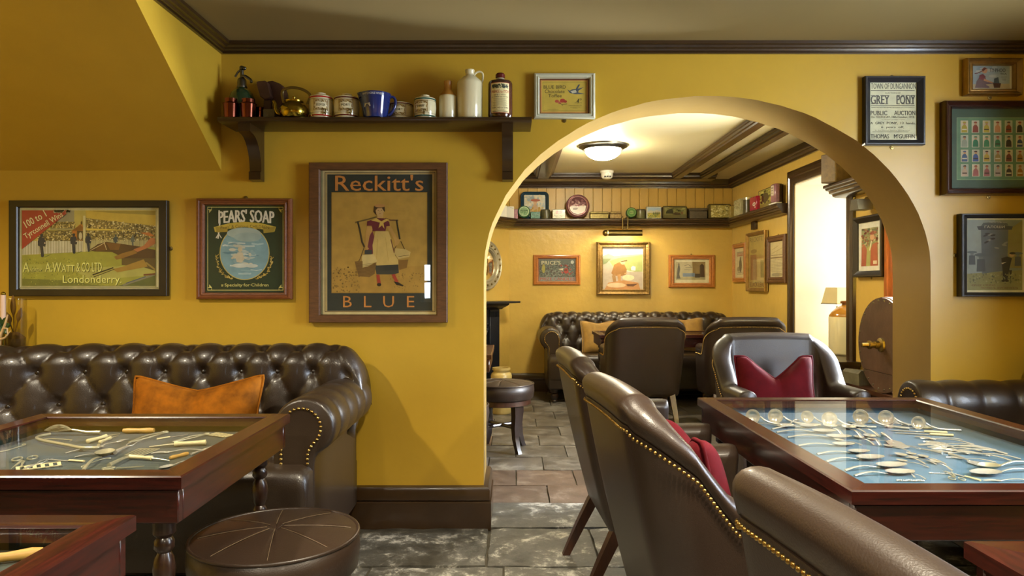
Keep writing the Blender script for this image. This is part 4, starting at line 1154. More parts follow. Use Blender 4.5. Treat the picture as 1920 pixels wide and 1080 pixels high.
# ------------------------------------------------------------------ framed pictures
PROF = {
 'flat':  [(0,0),(0,1),(.06,1.08),(.9,1.05),(1,.82),(1,.3)],
 'step':  [(0,0),(0,.7),(.12,.95),(.35,1.05),(.45,.85),(.6,.85),(.7,1.0),(.85,.95),(1,.6),(1,.3)],
 'bevel': [(0,0),(0,1.0),(.1,1.1),(.3,1.1),(1,.55),(1,.3)],
 'scoop': [(0,0),(0,.9),(.1,1.15),(.2,1.2),(.35,.95),(.6,.75),(.75,.8),(.85,.9),(.92,.75),(1,.5),(1,.3)],
}
def frame(label, X0, Z0, X1, Z1, bl, bt, depth, m, prof, canvas=None, base=(0,0), rz=0, cpx=None, glass=True, hang='t', mat_=None):
    """outer rectangle X0..X1 (local right), Z0..Z1 up, in metres; base = wall point of local origin; bl, bt rail widths"""
    cx, cz = (X0+X1)/2, (Z0+Z1)/2; hx, hz = (X1-X0)/2, (Z1-Z0)/2
    ca, sa = math.cos(rz), math.sin(rz)
    root = thing('framed_picture', label, 'picture', (base[0]+cx*ca, base[1]+cx*sa, cz), rz)
    mb = MB(); P = []
    for (sx, sz) in ((-1,-1),(1,-1),(1,1),(-1,1)):
        P.append([(sx*(hx-t*bl), -d*depth-.002, sz*(hz-t*bt)) for t, d in PROF[prof]])
    mb.grid(P, cu=True); obj('frame', mb, m, root, sharp=25)
    obj('backing', MB().box(-hx+bl*.5,hx-bl*.5,-depth*.30-.002,-.002,-hz+bt*.5,hz-bt*.5), M['blackfr'], root)
    if canvas:
        ccx, ccy, kk = cpx
        canvas.build('print', ccx, ccy, kk, -depth*.32-.003, root)
    if glass: obj('glass', MB().box(-hx+bl*.9,hx-bl*.9,-depth*.5-.003,-depth*.5-.001,-hz+bt*.9,hz-bt*.9), M['glass'], root)
    for h in hang:
        c = {'t':(0,hz+.004),'b':(0,-hz-.006),'r':(hx+.006,0),'l':(-hx-.006,0)}[h]
        mb = MB().lathe([(1e-5,-.004),(.004,-.0045),(.005,-.003),(.009,-.0025),(.010,-.001),(.010,0)], (c[0],-.001,c[1]), 12, 'y')
        obj('hanging_plate', mb, M['brassd'], root)
    return root
KW = WY/F
def wall_frame(label, x0, y0, x1, y1, ix0, iy0, ix1, iy1, depth, m, prof, cv, hang='t', Y=WY, glass=True):
    k = Y/F
    return frame(label, PX(x0,Y), PZ(y1,Y), PX(x1,Y), PZ(y0,Y), (ix0-x0+x1-ix1)/2*k, (iy0-y0+y1-iy1)/2*k, depth, m, prof, cv, (0,Y), 0, ((x0+x1)/2,(y0+y1)/2,k), glass, hang)

# 1 horse race advertisement -------------------------------------------------
rc = random.Random(21)
c = Canvas(5.142, 0, 360)
c.rect(195,145,1560,945,'#cfcda6'); c.border(222,172,1520,915,5,'#8f8f52')
c.rect(232,180,1512,905,'#b7ab5a')
c.poly([(600,180),(730,180),(730,300),(520,330)],'#8d8c74'); c.poly([(840,180),(1512,180),(1512,345),(840,250)],'#c2aa48')
c.poly([(860,185),(1512,185),(1512,225),(1100,205)],'#9c8c40')
crowd = ['#4a4228','#d6cfa2','#6d6238','#a99a5e','#2f2a1c','#c2b070']
c.rect(500,290,740,352,'#6f6438'); c.dots(130,505,292,740,350,7,crowd,rc)
c.poly([(845,255),(1512,330),(1512,378),(845,352)],'#7a6c3c'); c.dots(420,845,258,1510,372,7,crowd,rc,keep=lambda x,y: y>255+(x-845)*.11 and y<352+(x-845)*.035)
c.rect(500,352,745,366,'#8e8c66'); c.poly([(845,352),(1512,380),(1512,400),(845,380)],'#d0bc52')
c.rect(380,372,1512,480,'#6d6138'); c.dots(760,380,378,1510,478,7,crowd,rc)
for x in (590,680): c.ring(x,395,45,26,7,'#4a4632')
c.poly([(712,375),(800,302),(822,345),(822,466),(712,466)],'#b06a28'); c.poly([(700,378),(790,318),(822,352),(822,372)],'#7e4a1c'); c.rect(757,376,815,462,'#3f3220'); c.ell(790,425,16,36,'#b8b090'); c.ell(800,300,8,16,'#4a3018')
c.rect(232,474,1512,600,'#8d8a62')
for x in range(236,870,15): c.rect(x,474,x+8,608-(x-236)*.055,'#d6d6c0')
for x in range(895,1512,12): c.rect(x,462,x+6,540-(x-895)*.02,'#c6c08e')
c.poly([(232,612),(870,575),(1512,535),(1512,905),(232,905)],'#94973a')
c.poly([(232,700),(700,690),(900,760),(232,780)],'#a4a54a'); c.poly([(232,835),(620,850),(1000,905),(232,905)],'#6c7130'); c.poly([(700,740),(1512,700),(1512,800),(900,850)],'#a6a353'); c.poly([(1150,905),(1512,800),(1512,905)],'#5b6330')
c.dots(220,240,640,1000,900,5,['#7d8434','#a9ab52','#5f6a2c'],rc)
c.rect(818,232,842,578,'#c9c28a')
def bobby(x, y, s, col='#1e2a3a'):
    c.ell(x,y-92*s,13*s,16*s,col); c.ell(x,y-104*s,17*s,8*s,col)
    c.poly([(x-28*s,y-75*s),(x+24*s,y-78*s),(x+38*s,y-30*s),(x+30*s,y+10*s),(x+12*s,y+4*s),(x+20*s,y+100*s),(x+6*s,y+112*s),(x-8*s,y+104*s),(x-18*s,y+8*s),(x-36*s,y-2*s),(x-38*s,y-45*s)],col)
    c.rect(x+22*s,y-32*s,x+36*s,y-20*s,'#cdbfa0'); c.poly([(x+8*s,y+112*s),(x+100*s,y+76*s),(x+60*s,y+100*s)],'#5d6630')
bobby(422,520,1.0); bobby(728,500,.88); bobby(868,490,.80); bobby(1132,480,.6,'#3a4a4c'); bobby(1295,480,.55,'#5a625a')
c.poly([(880,560),(960,505),(1040,482),(1180,500),(1380,530),(1512,560),(1512,690),(1210,640),(1100,580),(930,575)],'#4a3218'); c.poly([(950,525),(1040,488),(1040,560),(940,572)],'#5d3f1c')
c.poly([(1040,490),(1180,500),(1160,560),(1080,560)],'#6d4a20'); c.line([(900,560),(1030,490)],5,'#c9b98a'); c.line([(1020,485),(1045,560)],5,'#c9b98a')
c.poly([(1115,625),(1200,590),(1310,560),(1340,590),(1200,640),(1140,655)],'#8a6428'); c.poly([(1300,555),(1400,520),(1470,440),(1512,450),(1512,500),(1440,540),(1340,580)],'#a8683c')
c.poly([(1370,395),(1450,390),(1512,430),(1460,430)],'#b06a30'); c.poly([(1190,640),(1512,640),(1512,760),(1380,720),(1190,705)],'#5a4a24')
c.poly([(1100,745),(1200,720),(1400,650),(1440,720),(1310,745),(1150,775)],'#9a7a30'); c.line([(910,800),(1110,730)],12,'#2c2414'); c.line([(920,820),(1120,745)],7,'#3d321a')
c.line([(1420,680),(1512,750)],16,'#8f7a3a'); c.line([(1200,900),(1512,795)],18,'#7b7a62'); c.line([(1230,880),(1420,815)],7,'#3a4a66'); c.line([(1400,800),(1512,790)],16,'#6a3c20')
c.poly([(232,180),(700,180),(232,552)],'#a3392a'); c.dots(60,540,178,690,200,9,['#cfcda6'],rc)
a = math.atan2(-330,470)
for col, o in (('#5a1c14',3),('#dfdba8',0)):
    c.text('100 to 1', 242+o, 470+o, 290+o, 360+o, col, ang=-.53, bold=.015)
    c.text('Tyrconnell Wins', 242+o, 668+o, 412+o, 482+o, col, ang=-.55, bold=.01)
for col, o in (('#3c4020',4),('#d9dc80',0)):
    c.text('A', 240+o,305+o,680+o,770+o,col,bold=.01); c.text('NDREW',308+o,425+o,738+o,768+o,col,shear=.3); c.text('A.W',455+o,610+o,680+o,770+o,col,bold=.01); c.text('ATT',612+o,740+o,705+o,770+o,col,bold=.01); c.text('& CO LTD',755+o,1000+o,680+o,770+o,col,bold=.01)
    c.text('Londonderry.',625+o,1190+o,805+o,900+o,col,bold=.005)
c.rect(205,918,1540,924,'#9a986e')
wall_frame('black framed coloured advert of a horse race with a red corner banner, leftmost picture', 24,377,318,555, 40,390,302,542, .026, M['blackfr'], 'flat', c, 'r')

# 2 soap advertisement ---------------------------------------------------------
c = Canvas(3.484, 360, 300); g = '#d3cc78'
c.rect(90,290,620,865,'#16321f'); c.rect(100,300,612,858,'#123018')
c.border(108,308,602,852,4,g)
for (x,y,sx,sy) in ((108,308,1,1),(602,308,-1,1),(108,852,1,-1),(602,852,-1,-1)):
    c.line([(x+sx*28,y),(x+sx*28,y+sy*18),(x,y+sy*18)],4,g); c.poly([(x+sx*12,y+sy*40),(x+sx*30,y+sy*18),(x+sx*12,y+sy*18)],g)
c.ell(350,608,163,176,'#c9b45a',40); c.ell(350,608,158,171,'#7fa6b0',40)
rp = random.Random(4)
for i in range(34):
    y = rp.uniform(470,745); w = 150*math.sqrt(max(.05,1-((y-608)/171)**2)); x0_ = rp.uniform(350-w,350+w*.4); l = rp.uniform(30,90)
    c.line([(x0_,y),(x0_+l*.5,y+rp.uniform(-6,6)),(min(x0_+l,350+w),y)],rp.uniform(4,12),rp.choice(['#a9c4c6','#5f8a98','#c9d6d0','#8fb3ba','#b9ccc8']))
c.ell(345,480,110,36,'#a8bab2',24); c.ell(370,505,90,30,'#9db4b0',24)
for i in range(16): c.ell(rp.uniform(270,420),rp.uniform(540,690),rp.uniform(10,34),rp.uniform(6,14),rp.choice(['#c2c6b6','#b0c0bc','#8fb0b6','#cfcfbc']),12,rp.uniform(-.5,.5))
c.ell(322,585,15,18,'#c9bfa0',12); c.poly([(305,604),(338,604),(350,650),(330,672),(300,668),(292,640)],'#c9c2a8'); c.poly([(300,612),(262,640),(268,650),(306,630)],'#c9c2a8'); c.ell(325,690,56,14,'#ccd4cc'); c.ell(398,692,40,12,'#c4cec8')
c.text("PEARS' SOAP", 180,545,325,408,'#e6e3cf',bold=.04,arc=10)
c.line([(185,330),(190,410),(178,515)],9,'#e6e3cf'); c.line([(165,512),(182,480),(200,512)],6,'#e6e3cf')
c.poly([(150,440),(250,415),(350,405),(460,415),(556,438),(545,470),(470,455),(350,440),(240,452),(158,472)],'#c8b040'); c.poly([(160,440),(240,440),(240,470),(170,475)],'#a58f30'); c.poly([(470,440),(550,440),(540,472),(475,480)],'#a58f30')
c.text('Pears’ & Curious CHILDREN', 195,510,424,444,'#4a4014',arc=10)
for i in range(120):
    t = rp.random(); s = rp.choice((-1,1)); a = .25+1.2*t; x = 350+s*178*math.cos(a-.35)*1.0; y = 608+178*math.sin(a-.15)*1.0
    q = rp.uniform(0,2*PI); l = rp.uniform(9,17); c.line([(x,y),(x+l*math.cos(q),y-abs(l*math.sin(q)))],4,rp.choice(['#c2a545','#8a7428','#d8c470']))
c.text('a·Specialty·for·Children', 200,508,806,832,g,bold=.015)
wall_frame('brown framed green soap advert with a pale blue oval', 372,373,550,561, 388,384,536,547, .030, M['redfr'], 'step', c, 't')

# 3 washing blue advertisement ---------------------------------------------------
c = Canvas(3.484, 360, 300); rq = random.Random(9)
c.rect(838,66,1615,1008,'#c9b982'); c.rect(838,66,858,1008,'#8d8a62')
c.border(872,82,1592,992,5,'#5a4320'); c.border(880,90,1584,984,4,'#a08040'); c.rect(888,97,1572,985,'#26302c')
c.rect(915,212,1540,870,'#8a6a24'); c.rect(919,216,1536,866,'#b69240')
for i in range(26):
    x = rq.uniform(1000,1440); y = rq.uniform(260,820); c.ell(x,y,rq.uniform(20,80),rq.uniform(3,8),rq.choice(['#b9953f','#b4903e']),10)
c.poly([(919,720),(1536,690),(1536,866),(919,866)],'#b08a3a'); c.dots(130,925,700,1100,862,5,['#8f7030','#7d6228','#a8883c'],rq); c.dots(90,1300,740,1530,862,4,['#8f7030','#a8883c'],rq)
# (girl, in the coordinates of the 5.4x view)
d = Canvas(5.4, 620, 360); d.v, d.f, d.c, d.n = c.v, c.f, c.c, c.n
d.line([(255,312),(300,300),(400,275),(470,255)],14,'#6d5a2c'); d.line([(560,270),(610,288),(690,290)],14,'#6d4a28')
d.line([(280,300),(300,380),(325,510),(350,560)],18,'#3a3320'); d.line([(672,285),(685,370),(705,480)],17,'#33301f'); d.line([(352,545),(300,690),(280,710)],7,'#54401f'); d.line([(700,490),(650,580),(660,660)],7,'#54401f'); d.line([(715,500),(755,585)],7,'#54401f')
d.poly([(375,300),(470,268),(560,270),(600,310),(605,350),(570,350),(560,400),(430,400),(420,345),(372,345)],'#6a2230')
d.poly([(430,400),(380,470),(375,560),(360,620),(430,630),(470,520)],'#77303a'); d.poly([(352,590),(425,590),(420,632),(350,632)],'#3b4340')
d.poly([(375,350),(425,355),(430,385),(400,450),(380,560),(395,575),(375,590),(355,560),(360,430)],'#c49a50')
d.poly([(570,350),(610,345),(680,470),(710,490),(690,530),(650,560),(655,500),(610,410)],'#c49a50')
d.poly([(450,740),(690,735),(695,820),(640,835),(470,835)],'#3c3f36'); d.poly([(540,745),(690,735),(690,790),(545,800)],'#30352f')
d.poly([(460,398),(590,400),(640,540),(660,650),(690,690),(690,735),(470,745),(440,690),(430,540)],'#d2b566'); d.line([(480,480),(470,700)],5,'#b89848'); d.line([(560,460),(590,700)],5,'#c0a050'); d.line([(615,480),(650,620)],10,'#6a3a2a')
d.poly([(325,640),(440,630),(480,700),(380,755),(320,770)],'#d6c07a'); d.poly([(250,705),(330,700),(330,770),(400,750),(470,710),(450,830),(400,862),(290,855)],'#80602c')
for i in range(9): d.line([(262,725+i*15),(340,735+i*14),(455,720+i*13)],3,'#5d441c')
d.poly([(660,570),(760,580),(815,610),(800,660),(690,680),(650,620)],'#cdb26a'); d.poly([(690,690),(790,685),(775,770),(700,790)],'#8a6428'); d.line([(690,655),(800,640)],4,'#5a4420')
d.poly([(470,205),(540,205),(535,265),(480,268)],'#c9a060'); d.ell(502,190,44,52,'#c9a466'); d.poly([(440,205),(445,150),(500,128),(552,150),(556,205),(540,190),(525,165),(480,168),(462,190),(470,240)],'#4a3418'); d.ell(505,143,56,17,'#b8864a',14)
d.ell(488,190,5,3,'#3a2814'); d.ell(520,190,5,3,'#3a2814'); d.line([(496,222),(514,222)],4,'#8a3a28'); d.line([(504,195),(500,210)],3,'#a37c44')
d.poly([(415,290),(470,268),(520,300),(570,272),(600,285),(540,315),(550,375),(525,340),(490,370),(505,312)],'#cfae52')
d.poly([(468,838),(500,838),(515,930),(480,930)],'#a83a28'); d.poly([(622,838),(655,830),(695,915),(665,925)],'#a83a28'); d.ell(497,938,22,17,'#231a10'); d.poly([(642,905),(690,915),(745,945),(735,955),(670,940)],'#231a10')
c.n = d.n
c.text("Reckitt's", 940,1515,100,205,'#c8843c',bold=.012); c.text('B  L  U  E', 992,1455,888,962,'#c8843c',bold=.0)
wall_frame('largest brown oak framed poster, a girl carrying laundry baskets', 583,307,840,604, 606,321,822,590, .034, M['oak'], 'flat', c, '')

# 4 toffee sign in a pale frame ---------------------------------------------------
c = Canvas(9.0, 980, 120)
c.rect(275,255,1125,860,'#6a2f18'); c.rect(300,285,1095,838,'#c9924a'); c.rect(322,300,1075,815,'#cdb246'); c.border(338,318,1065,803,4,'#7a6a2a')
t_ = '#33301e'
c.text('BLUE BIRD', 352,725,372,430,t_,bold=.02); c.text('Chocolate', 370,705,445,503,t_,bold=.005); c.text('Toffee', 430,655,520,575,t_,bold=.005)
c.poly([(750,440),(790,465),(830,440),(890,435),(935,360),(965,358),(925,430),(1030,402),(940,460),(930,490),(1045,518),(910,522),(860,520),(790,500)],'#4a5560'); c.poly([(800,470),(890,450),(910,490),(840,510)],'#c9c6a8')
for (x,y,r_,q) in ((575,640,36,'#b8523a'),(670,630,46,'#b0382c'),(620,665,30,'#c46a4a'),(715,645,30,'#a83226')): c.ell(x,y,r_,r_*.75,q,9)
c.line([(610,665),(660,695),(745,685)],8,'#3a3a1c'); c.line([(660,690),(665,715)],8,'#3a3a1c')
c.text('4', 905,950,595,675,t_,bold=.03,shear=.25); c.text('D', 960,992,592,622,t_,bold=.02); c.text('PER QTR.', 875,1000,660,676,t_)
c.text('HARRY VINCENT LTD', 775,990,705,718,'#5a4f24'); c.text('HUNNINGTON', 800,960,735,746,'#6a5c28'); c.text('WORCS', 835,920,755,764,'#6a5c28'); c.text('DELICIOUS', 420,600,772,784,'#6a5c28')
wall_frame('pale painted frame with a yellow toffee sign, above the left of the arch', 1001,140,1115,224, 1011,149,1104,214, .03, M['whitefr'], 'step', c, 'b')

# 5 pony auction bill --------------------------------------------------------------
c = Canvas(3.856, 1580, 100); t_ = '#2b2a20'
c.rect(180,212,530,640,'#c9c8a2'); c.rect(518,212,530,640,'#a9a472')
def slab_text(s, x0, x1, yt, yb, b=.03):
    c.text(s, x0, x1, yt, yb, t_, bold=b)
slab_text('TOWN OF DUNGANNON', 195,518,222,263,.012); c.rect(193,272,510,276,t_)
c.text('AUCTION OF', 296,408,286,298,t_,bold=.02)
for w_, a_, b_ in (('GREY',192,328),('PONY',378,514)):
    slab_text(w_, a_, b_, 308, 372, .035)
    n_ = 4; st_ = (b_-a_)/4
    for i in range(4):
        for yy in (308,367): c.rect(a_+st_*i+2, yy, a_+st_*i+st_*.72, yy+5, t_)
c.rect(193,381,510,385,t_); c.text('BEING INSTRUCTED BY MR. McGUFFIN OF DUNGANNON', 198,508,394,400,'#5a563c')
slab_text('PUBLIC', 192,312,420,452,.02); slab_text('AUCTION', 362,514,420,452,.02)
c.text('On THURSDAY, 10th October, 1918,', 195,510,458,474,t_,bold=.015); c.text('AT THE HOUR OF TWELVE O’CLOCK', 270,440,482,487,'#5a563c')
c.text('A  GREY  PONY,  13  hands,', 190,515,500,520,t_,bold=.01); c.text('6  years  off,', 268,432,530,550,t_,bold=.005)
c.text('In the Market Square, Dungannon', 225,475,558,565,'#4a4630'); c.rect(205,570,465,573,'#6a664a')
slab_text('THOMAS', 192,325,588,620,.02); slab_text("M'GUFFIN", 360,512,588,620,.02); c.text('Auctioneer, Dungannon', 310,478,628,633,'#4a4630')
wall_frame('blue black framed auction bill printed in black on cream, right of the arch top', 1616,146,1728,274, 1628,157,1716,264, .03, M['navyfr'], 'bevel', c, 'tb')

# 6 tea advert ---------------------------------------------------------------------
c = Canvas(3.856, 1580, 100)
c.rect(920,92,1210,265,'#d6d2bc'); c.rect(928,98,1192,256,'#9fb0b8'); c.poly([(928,230),(1192,225),(1192,256),(928,256)],'#c2b490')
for i in range(12): c.ell(R.uniform(950,1180),R.uniform(105,180),R.uniform(15,35),R.uniform(8,16),R.choice(['#b3c0c2','#c2c8c2','#94a8b4']),10)
c.poly([(942,255),(955,205),(985,165),(1015,170),(1030,215),(1075,215),(1078,225),(1020,232),(1050,250),(1040,257)],'#7d6a74'); c.poly([(975,165),(1000,155),(1020,175),(1000,200),(970,190)],'#8a4a52'); c.ell(1012,130,20,22,'#c99a7c'); c.poly([(990,125),(1010,108),(1038,118),(1020,120),(1000,140)],'#6a2f20'); c.line([(995,135),(960,150),(940,152)],6,'#6a2f20')
c.poly([(1010,190),(1070,215),(1068,222),(1005,205)],'#c99a7c'); c.poly([(1072,222),(1130,222),(1122,256),(1080,256)],'#4a241c'); c.poly([(1080,190),(1110,178),(1118,222),(1078,222)],'#3f5560')
c.text('TY·PHOO', 1048,1162,116,142,'#2a3440',bold=.02); c.text('TEA', 1122,1172,149,162,'#2a3440',bold=.02)
for i in range(4): c.rect(1130+i*3,176+i*8,1172-i*2,178+i*8,'#5a646a')
wall_frame('small gold framed tea advert with a girl in a grey dress, top right', 1803,113,1908,181, 1818,125,1893,168, .035, M['goldfr'], 'scoop', c, 'tb')

# 7 cigarette cards of jockeys -------------------------------------------------------
c = Canvas(3.856, 1580, 100)
c.rect(750,395,1420,990,'#3b5a4c'); c.border(765,408,1412,978,3,'#2c4438'); c.rect(808,470,1312,920,'#5f8a6c'); c.border(808,470,1312,920,4,'#8aa882')
jk = [['#a89a2c','#8a3a28','#b8a83c','#c08a60','#8a3c28','#2a2a2a'],['#8f9a8a','#2a7a58','#3a8a60','#2f7f56','#2a2a34','#27456a'],['#3f5f8a','#3a5a9a','#b8a040','#a08a50','#7a3a3a','#a07a3c'],['#c0a890','#a05a5a','#9a5a62','#b0a0a0','#2f2a3a','#9a6a2a']]
for j in range(4):
    for i in range(6):
        x = 836+i*79.5; y = 492+j*105; k_ = jk[j][i]
        c.rect(x,y,x+54,y+88,'#d2ccb4'); c.rect(x+3,y+3,x+51,y+85,R.choice(['#b9b8a0','#c6c0a4','#a9b2a4']))
        c.poly([(x+6,y+85),(x+10,y+42),(x+22,y+30),(x+36,y+32),(x+46,y+48),(x+48,y+85)],k_); c.rect(x+10,y+60,x+44,y+68,R.choice(['#d8d2bc','#3a2f28',k_])); c.ell(x+28,y+22,9,11,'#b98a68'); c.poly([(x+14,y+17),(x+20,y+8),(x+36,y+8),(x+40,y+17)],R.choice(['#3a2a28','#8a3a2c',k_]))
wall_frame('large mahogany framed green mount of small jockey cards, right edge', 1761,193,1946,367, 1777,206,1930,354, .045, M['mahfr'], 'scoop', c, 'b')

# 8 galoshes poster --------------------------------------------------------------------
c = Canvas(4.5, 1720, 360)
c.rect(370,215,900,850,'#cfcba8'); c.rect(405,238,868,828,'#7f8a78'); c.poly([(405,238),(640,238),(560,700),(405,760)],'#8d9a98'); c.poly([(405,690),(868,660),(868,828),(405,828)],'#8a8a5a'); c.poly([(740,330),(868,240),(868,640),(750,640)],'#8c8650')
c.poly([(520,320),(750,320),(740,660),(530,690)],'#5f6a72'); c.poly([(485,292),(630,278),(788,292),(780,320),(500,322)],'#3f4a50'); c.poly([(540,262),(735,250),(750,285),(520,290)],'#525e62')
c.text('ГАЛОШИ', 550,720,286,306,'#c9c9b8',bold=.02); c.text('ТРЕУГОЛЬНИК', 590,740,252,264,'#c0c0b0')
for i in range(10): c.ell(R.uniform(545,735),R.uniform(340,480),22,8,R.choice(['#2f353a','#3a4248','#8a8f8a']),10,R.uniform(-.5,.3))
for (x,y,s_) in ((520,600,.8),(445,560,.6),(830,570,.6)):
    c.ell(x,y-60*s_,24*s_,30*s_,'#6a7478'); c.poly([(x-40*s_,y-40*s_),(x+40*s_,y-40*s_),(x+46*s_,y+90*s_),(x-46*s_,y+90*s_)],'#4a565e'); c.ell(x,y-85*s_,70*s_,18*s_,'#59666c')
c.poly([(690,560),(740,545),(780,560),(760,640),(745,740),(705,745),(700,650)],'#1d2430'); c.ell(780,532,22,18,'#b8986a'); c.ell(784,518,26,10,'#20242c'); c.poly([(690,600),(735,590),(700,610)],'#c9c4b0'); c.poly([(755,660),(780,660),(768,745)],'#1d2430'); c.line([(768,740),(768,772)],4,'#1d2430'); c.ell(735,750,20,9,'#1d1c1c'); c.ell(705,750,16,9,'#1d1c1c')
c.dots(80,420,690,860,770,7,['#6f7350','#9a9a70','#5d6248'],R); c.text('ЧЕРНОЕ КЛЕЙМО', 432,640,776,794,'#6a3a28'); c.text('ПРОЧНОСТЬ, ДОЛГОВЕЧНОСТЬ', 520,830,802,820,'#6a3a28')
wall_frame('blue black framed poster of a bending man, lowest picture at the right edge', 1793,402,1937,556, 1804,410,1918,548, .035, M['navyfr'], 'bevel', c, 'l')

# ------------------------------------------------------------------ pictures of the back room
c = Canvas(5.333, 990, 440); rr_ = random.Random(12)
c.rect(100,238,485,475,'#8a5a48'); c.rect(112,246,474,466,'#56605a'); c.dots(420,114,290,472,420,5,['#3a4444','#6a746c','#2f3636','#7d8478','#4a3a38'],rr_)
c.text("PRICE'S", 135,325,262,300,'#c9c4a0',bold=.02); c.ell(442,275,16,18,'#b9bcb0'); c.ell(155,340,16,45,'#a09848'); c.ell(380,362,22,28,'#a83a34'); c.dots(16,330,300,460,400,9,['#a8403a','#6a2a28'],rr_); c.poly([(300,345),(355,335),(345,360)],'#c9c0a4')
for x in (190,260,320): c.ring(x,385,22,26,5,'#8a9088')
c.rect(112,424,474,462,'#7d8a88'); c.text('PRIZE CANDLES', 120,466,428,458,'#a04a48',bold=.03)
wall_frame('copper coloured frame with a dark candle advert, left of the gilt painting', 1000,478,1088,534, 1010,485,1080,528, .03, M['copperfr'], 'step', c, '', Y=BY)
c = Canvas(5.333, 990, 440)
c.rect(735,115,1155,560,'#c9c2a8'); c.rect(748,122,1142,240,'#c6c9cc'); c.poly([(748,215),(800,190),(860,215),(960,205),(1142,195),(1142,260),(748,270)],'#8a8a82'); c.poly([(790,270),(900,235),(1142,205),(1142,380),(1000,360),(850,320)],'#8f9a62'); c.poly([(748,270),(800,250),(850,320),(1000,370),(1142,370),(1142,552),(748,552)],'#a3988a'); c.poly([(748,240),(830,240),(780,290),(748,300)],'#6f7a58')
c.poly([(760,552),(800,480),(950,455),(1100,480),(1120,552)],'#a87a4c'); c.ell(880,505,95,24,'#bfa888')
c.poly([(830,385),(860,300),(910,275),(960,300),(985,350),(975,400),(930,415),(850,410)],'#8a6230'); c.poly([(835,410),(870,395),(880,470),(850,475)],'#8f6c40'); c.poly([(890,400),(925,395),(925,470),(898,470)],'#a57a48'); c.line([(960,390),(985,385)],12,'#b08a5c'); c.ell(945,278,24,22,'#c9a680'); c.poly([(922,268),(985,252),(990,266),(930,275)],'#5a4428')
c.poly([(1025,330),(1045,312),(1072,322),(1070,360),(1030,358)],'#dcd8cc'); c.poly([(980,495),(1095,490),(1050,518),(990,515)],'#5a3a24'); c.ell(1000,430,60,28,'#cdbb98')
r = wall_frame('gilt framed painting of a stooping golfer, lit by the picture lamp', 1118,454,1217,553, 1130,465,1205,543, .06, M['goldfr2'], 'scoop', c, '', Y=BY, glass=False)
mb = MB()
kB = BY/F
for i in range(46):
    for sx in (-1,1):
        if i < 44: mb.ball((sx*47.5*kB, -.074, (-47+i*94/43)*kB), .0062, 6, 4)
        if i < 44: mb.ball(((-47+i*94/43)*kB, -.074, sx*47.5*kB), .0062, 6, 4)
stuff(obj('beaded_edge', mb, M['goldfr2'], r))
c = Canvas(5.333, 990, 440)
c.rect(1450,240,1815,482,'#d2cba4'); c.rect(1478,272,1770,452,'#b3a880'); c.poly([(1640,272),(1770,272),(1770,452),(1650,452)],'#8a7448'); c.poly([(1715,452),(1715,310),(1735,290),(1758,310),(1762,452)],'#4a3420'); c.rect(1478,425,1770,452,'#a39a70'); c.rect(1545,385,1665,420,'#6f8298'); c.rect(1668,390,1715,430,'#3f362a')
c.poly([(1485,440),(1492,340),(1500,300),(1512,300),(1520,345),(1510,395),(1522,440)],'#4a4438'); c.ell(1505,298,10,12,'#7a6a50'); c.line([(1560,310),(1600,300),(1630,320)],4,'#4a4438'); c.line([(1570,330),(1640,328)],3,'#5a5444'); c.line([(1560,350),(1630,352)],3,'#6a6450')
wall_frame('copper coloured frame with a sepia print, right of the gilt painting', 1253,478,1339,539, 1264,486,1329,530, .03, M['copperfr'], 'step', c, 't', Y=BY)

def fit(c, x0, y0, x1, y1, w, h):
    c.v = [(((x-x0)/(x1-x0)-.5)*w, ((y-y0)/(y1-y0)-.5)*h, n) for x,y,n in c.v]; return (0,0,1)
def side_frame(label, ya, yb, za, zb, bl, depth, m, prof, cv, cpx, hang='t'):
    """on the right wall of the back room; ya far end, yb near end"""
    return frame(label, -ya, za, -yb, zb, bl, bl, depth, m, prof, cv, (XR, 0), -PI/2, cpx, True, hang)
def YR(x): return XR*F/(x-960)
c = Canvas(); c.rect(0,0,100,100,'#cfc79c'); c.rect(18,14,84,88,'#8a8468'); c.rect(21,17,81,86,'#c9c29c'); c.rect(22,18,80,28,'#a05a44'); c.text('GUNPOWDER',24,78,19.5,26,'#c9c0a0',bold=.03); c.ell(55,58,14,22,'#5a5648'); c.ell(56,38,7,8,'#6a6450'); c.ell(34,70,12,8,'#8a8468'); c.rect(30,80,74,82,'#7a7458')
fa = YR(1378); fb = YR(1402)
side_frame('narrow pale wooden frame nearest the far corner, right wall of the back room', fa, fb, 1.18, 1.59, .05, .03, M['copperfr'], 'step', c, fit(c,0,0,100,100,fa-fb-.09,.41-.09))
fa = YR(1405); fb = YR(1441); c = Canvas()
c.rect(-10,-10,110,210,'#a8904a'); c.rect(0,0,100,200,'#ab954c'); c.text("RECKITT'S",6,96,6,24,'#6a5a34',bold=.02); c.rect(10,72,46,168,'#8f6a3c'); c.rect(46,82,100,172,'#a98a50'); c.rect(50,88,98,170,'#c2aa68'); c.rect(70,96,98,160,'#9a8a4a'); c.ell(30,60,20,8,'#8a7238'); c.text('BLACK LEAD',5,96,176,194,'#6a5030',bold=.02)
side_frame('tall gold framed poster, middle of three on the right wall of the back room', fa, fb, 1.09, 1.67, .035, .035, M['goldfr'], 'bevel', c, fit(c,0,0,100,200,fa-fb-.06,.58-.06))
fa = YR(1443); fb = YR(1477.5); c = Canvas(); c.rect(0,0,100,150,'#c6b889'); c.line([(10,50),(90,30)],3,'#a89868'); c.line([(14,34),(60,20)],3,'#a89868'); c.rect(8,56,96,59,'#8a7a50'); c.rect(4,66,100,70,'#6a5a38')
for i in range(9): c.rect(8,76+i*6,92-(i%3)*6,77.5+i*6,'#8f8260')
c.ell(50,138,40,8,'#9a8c60')
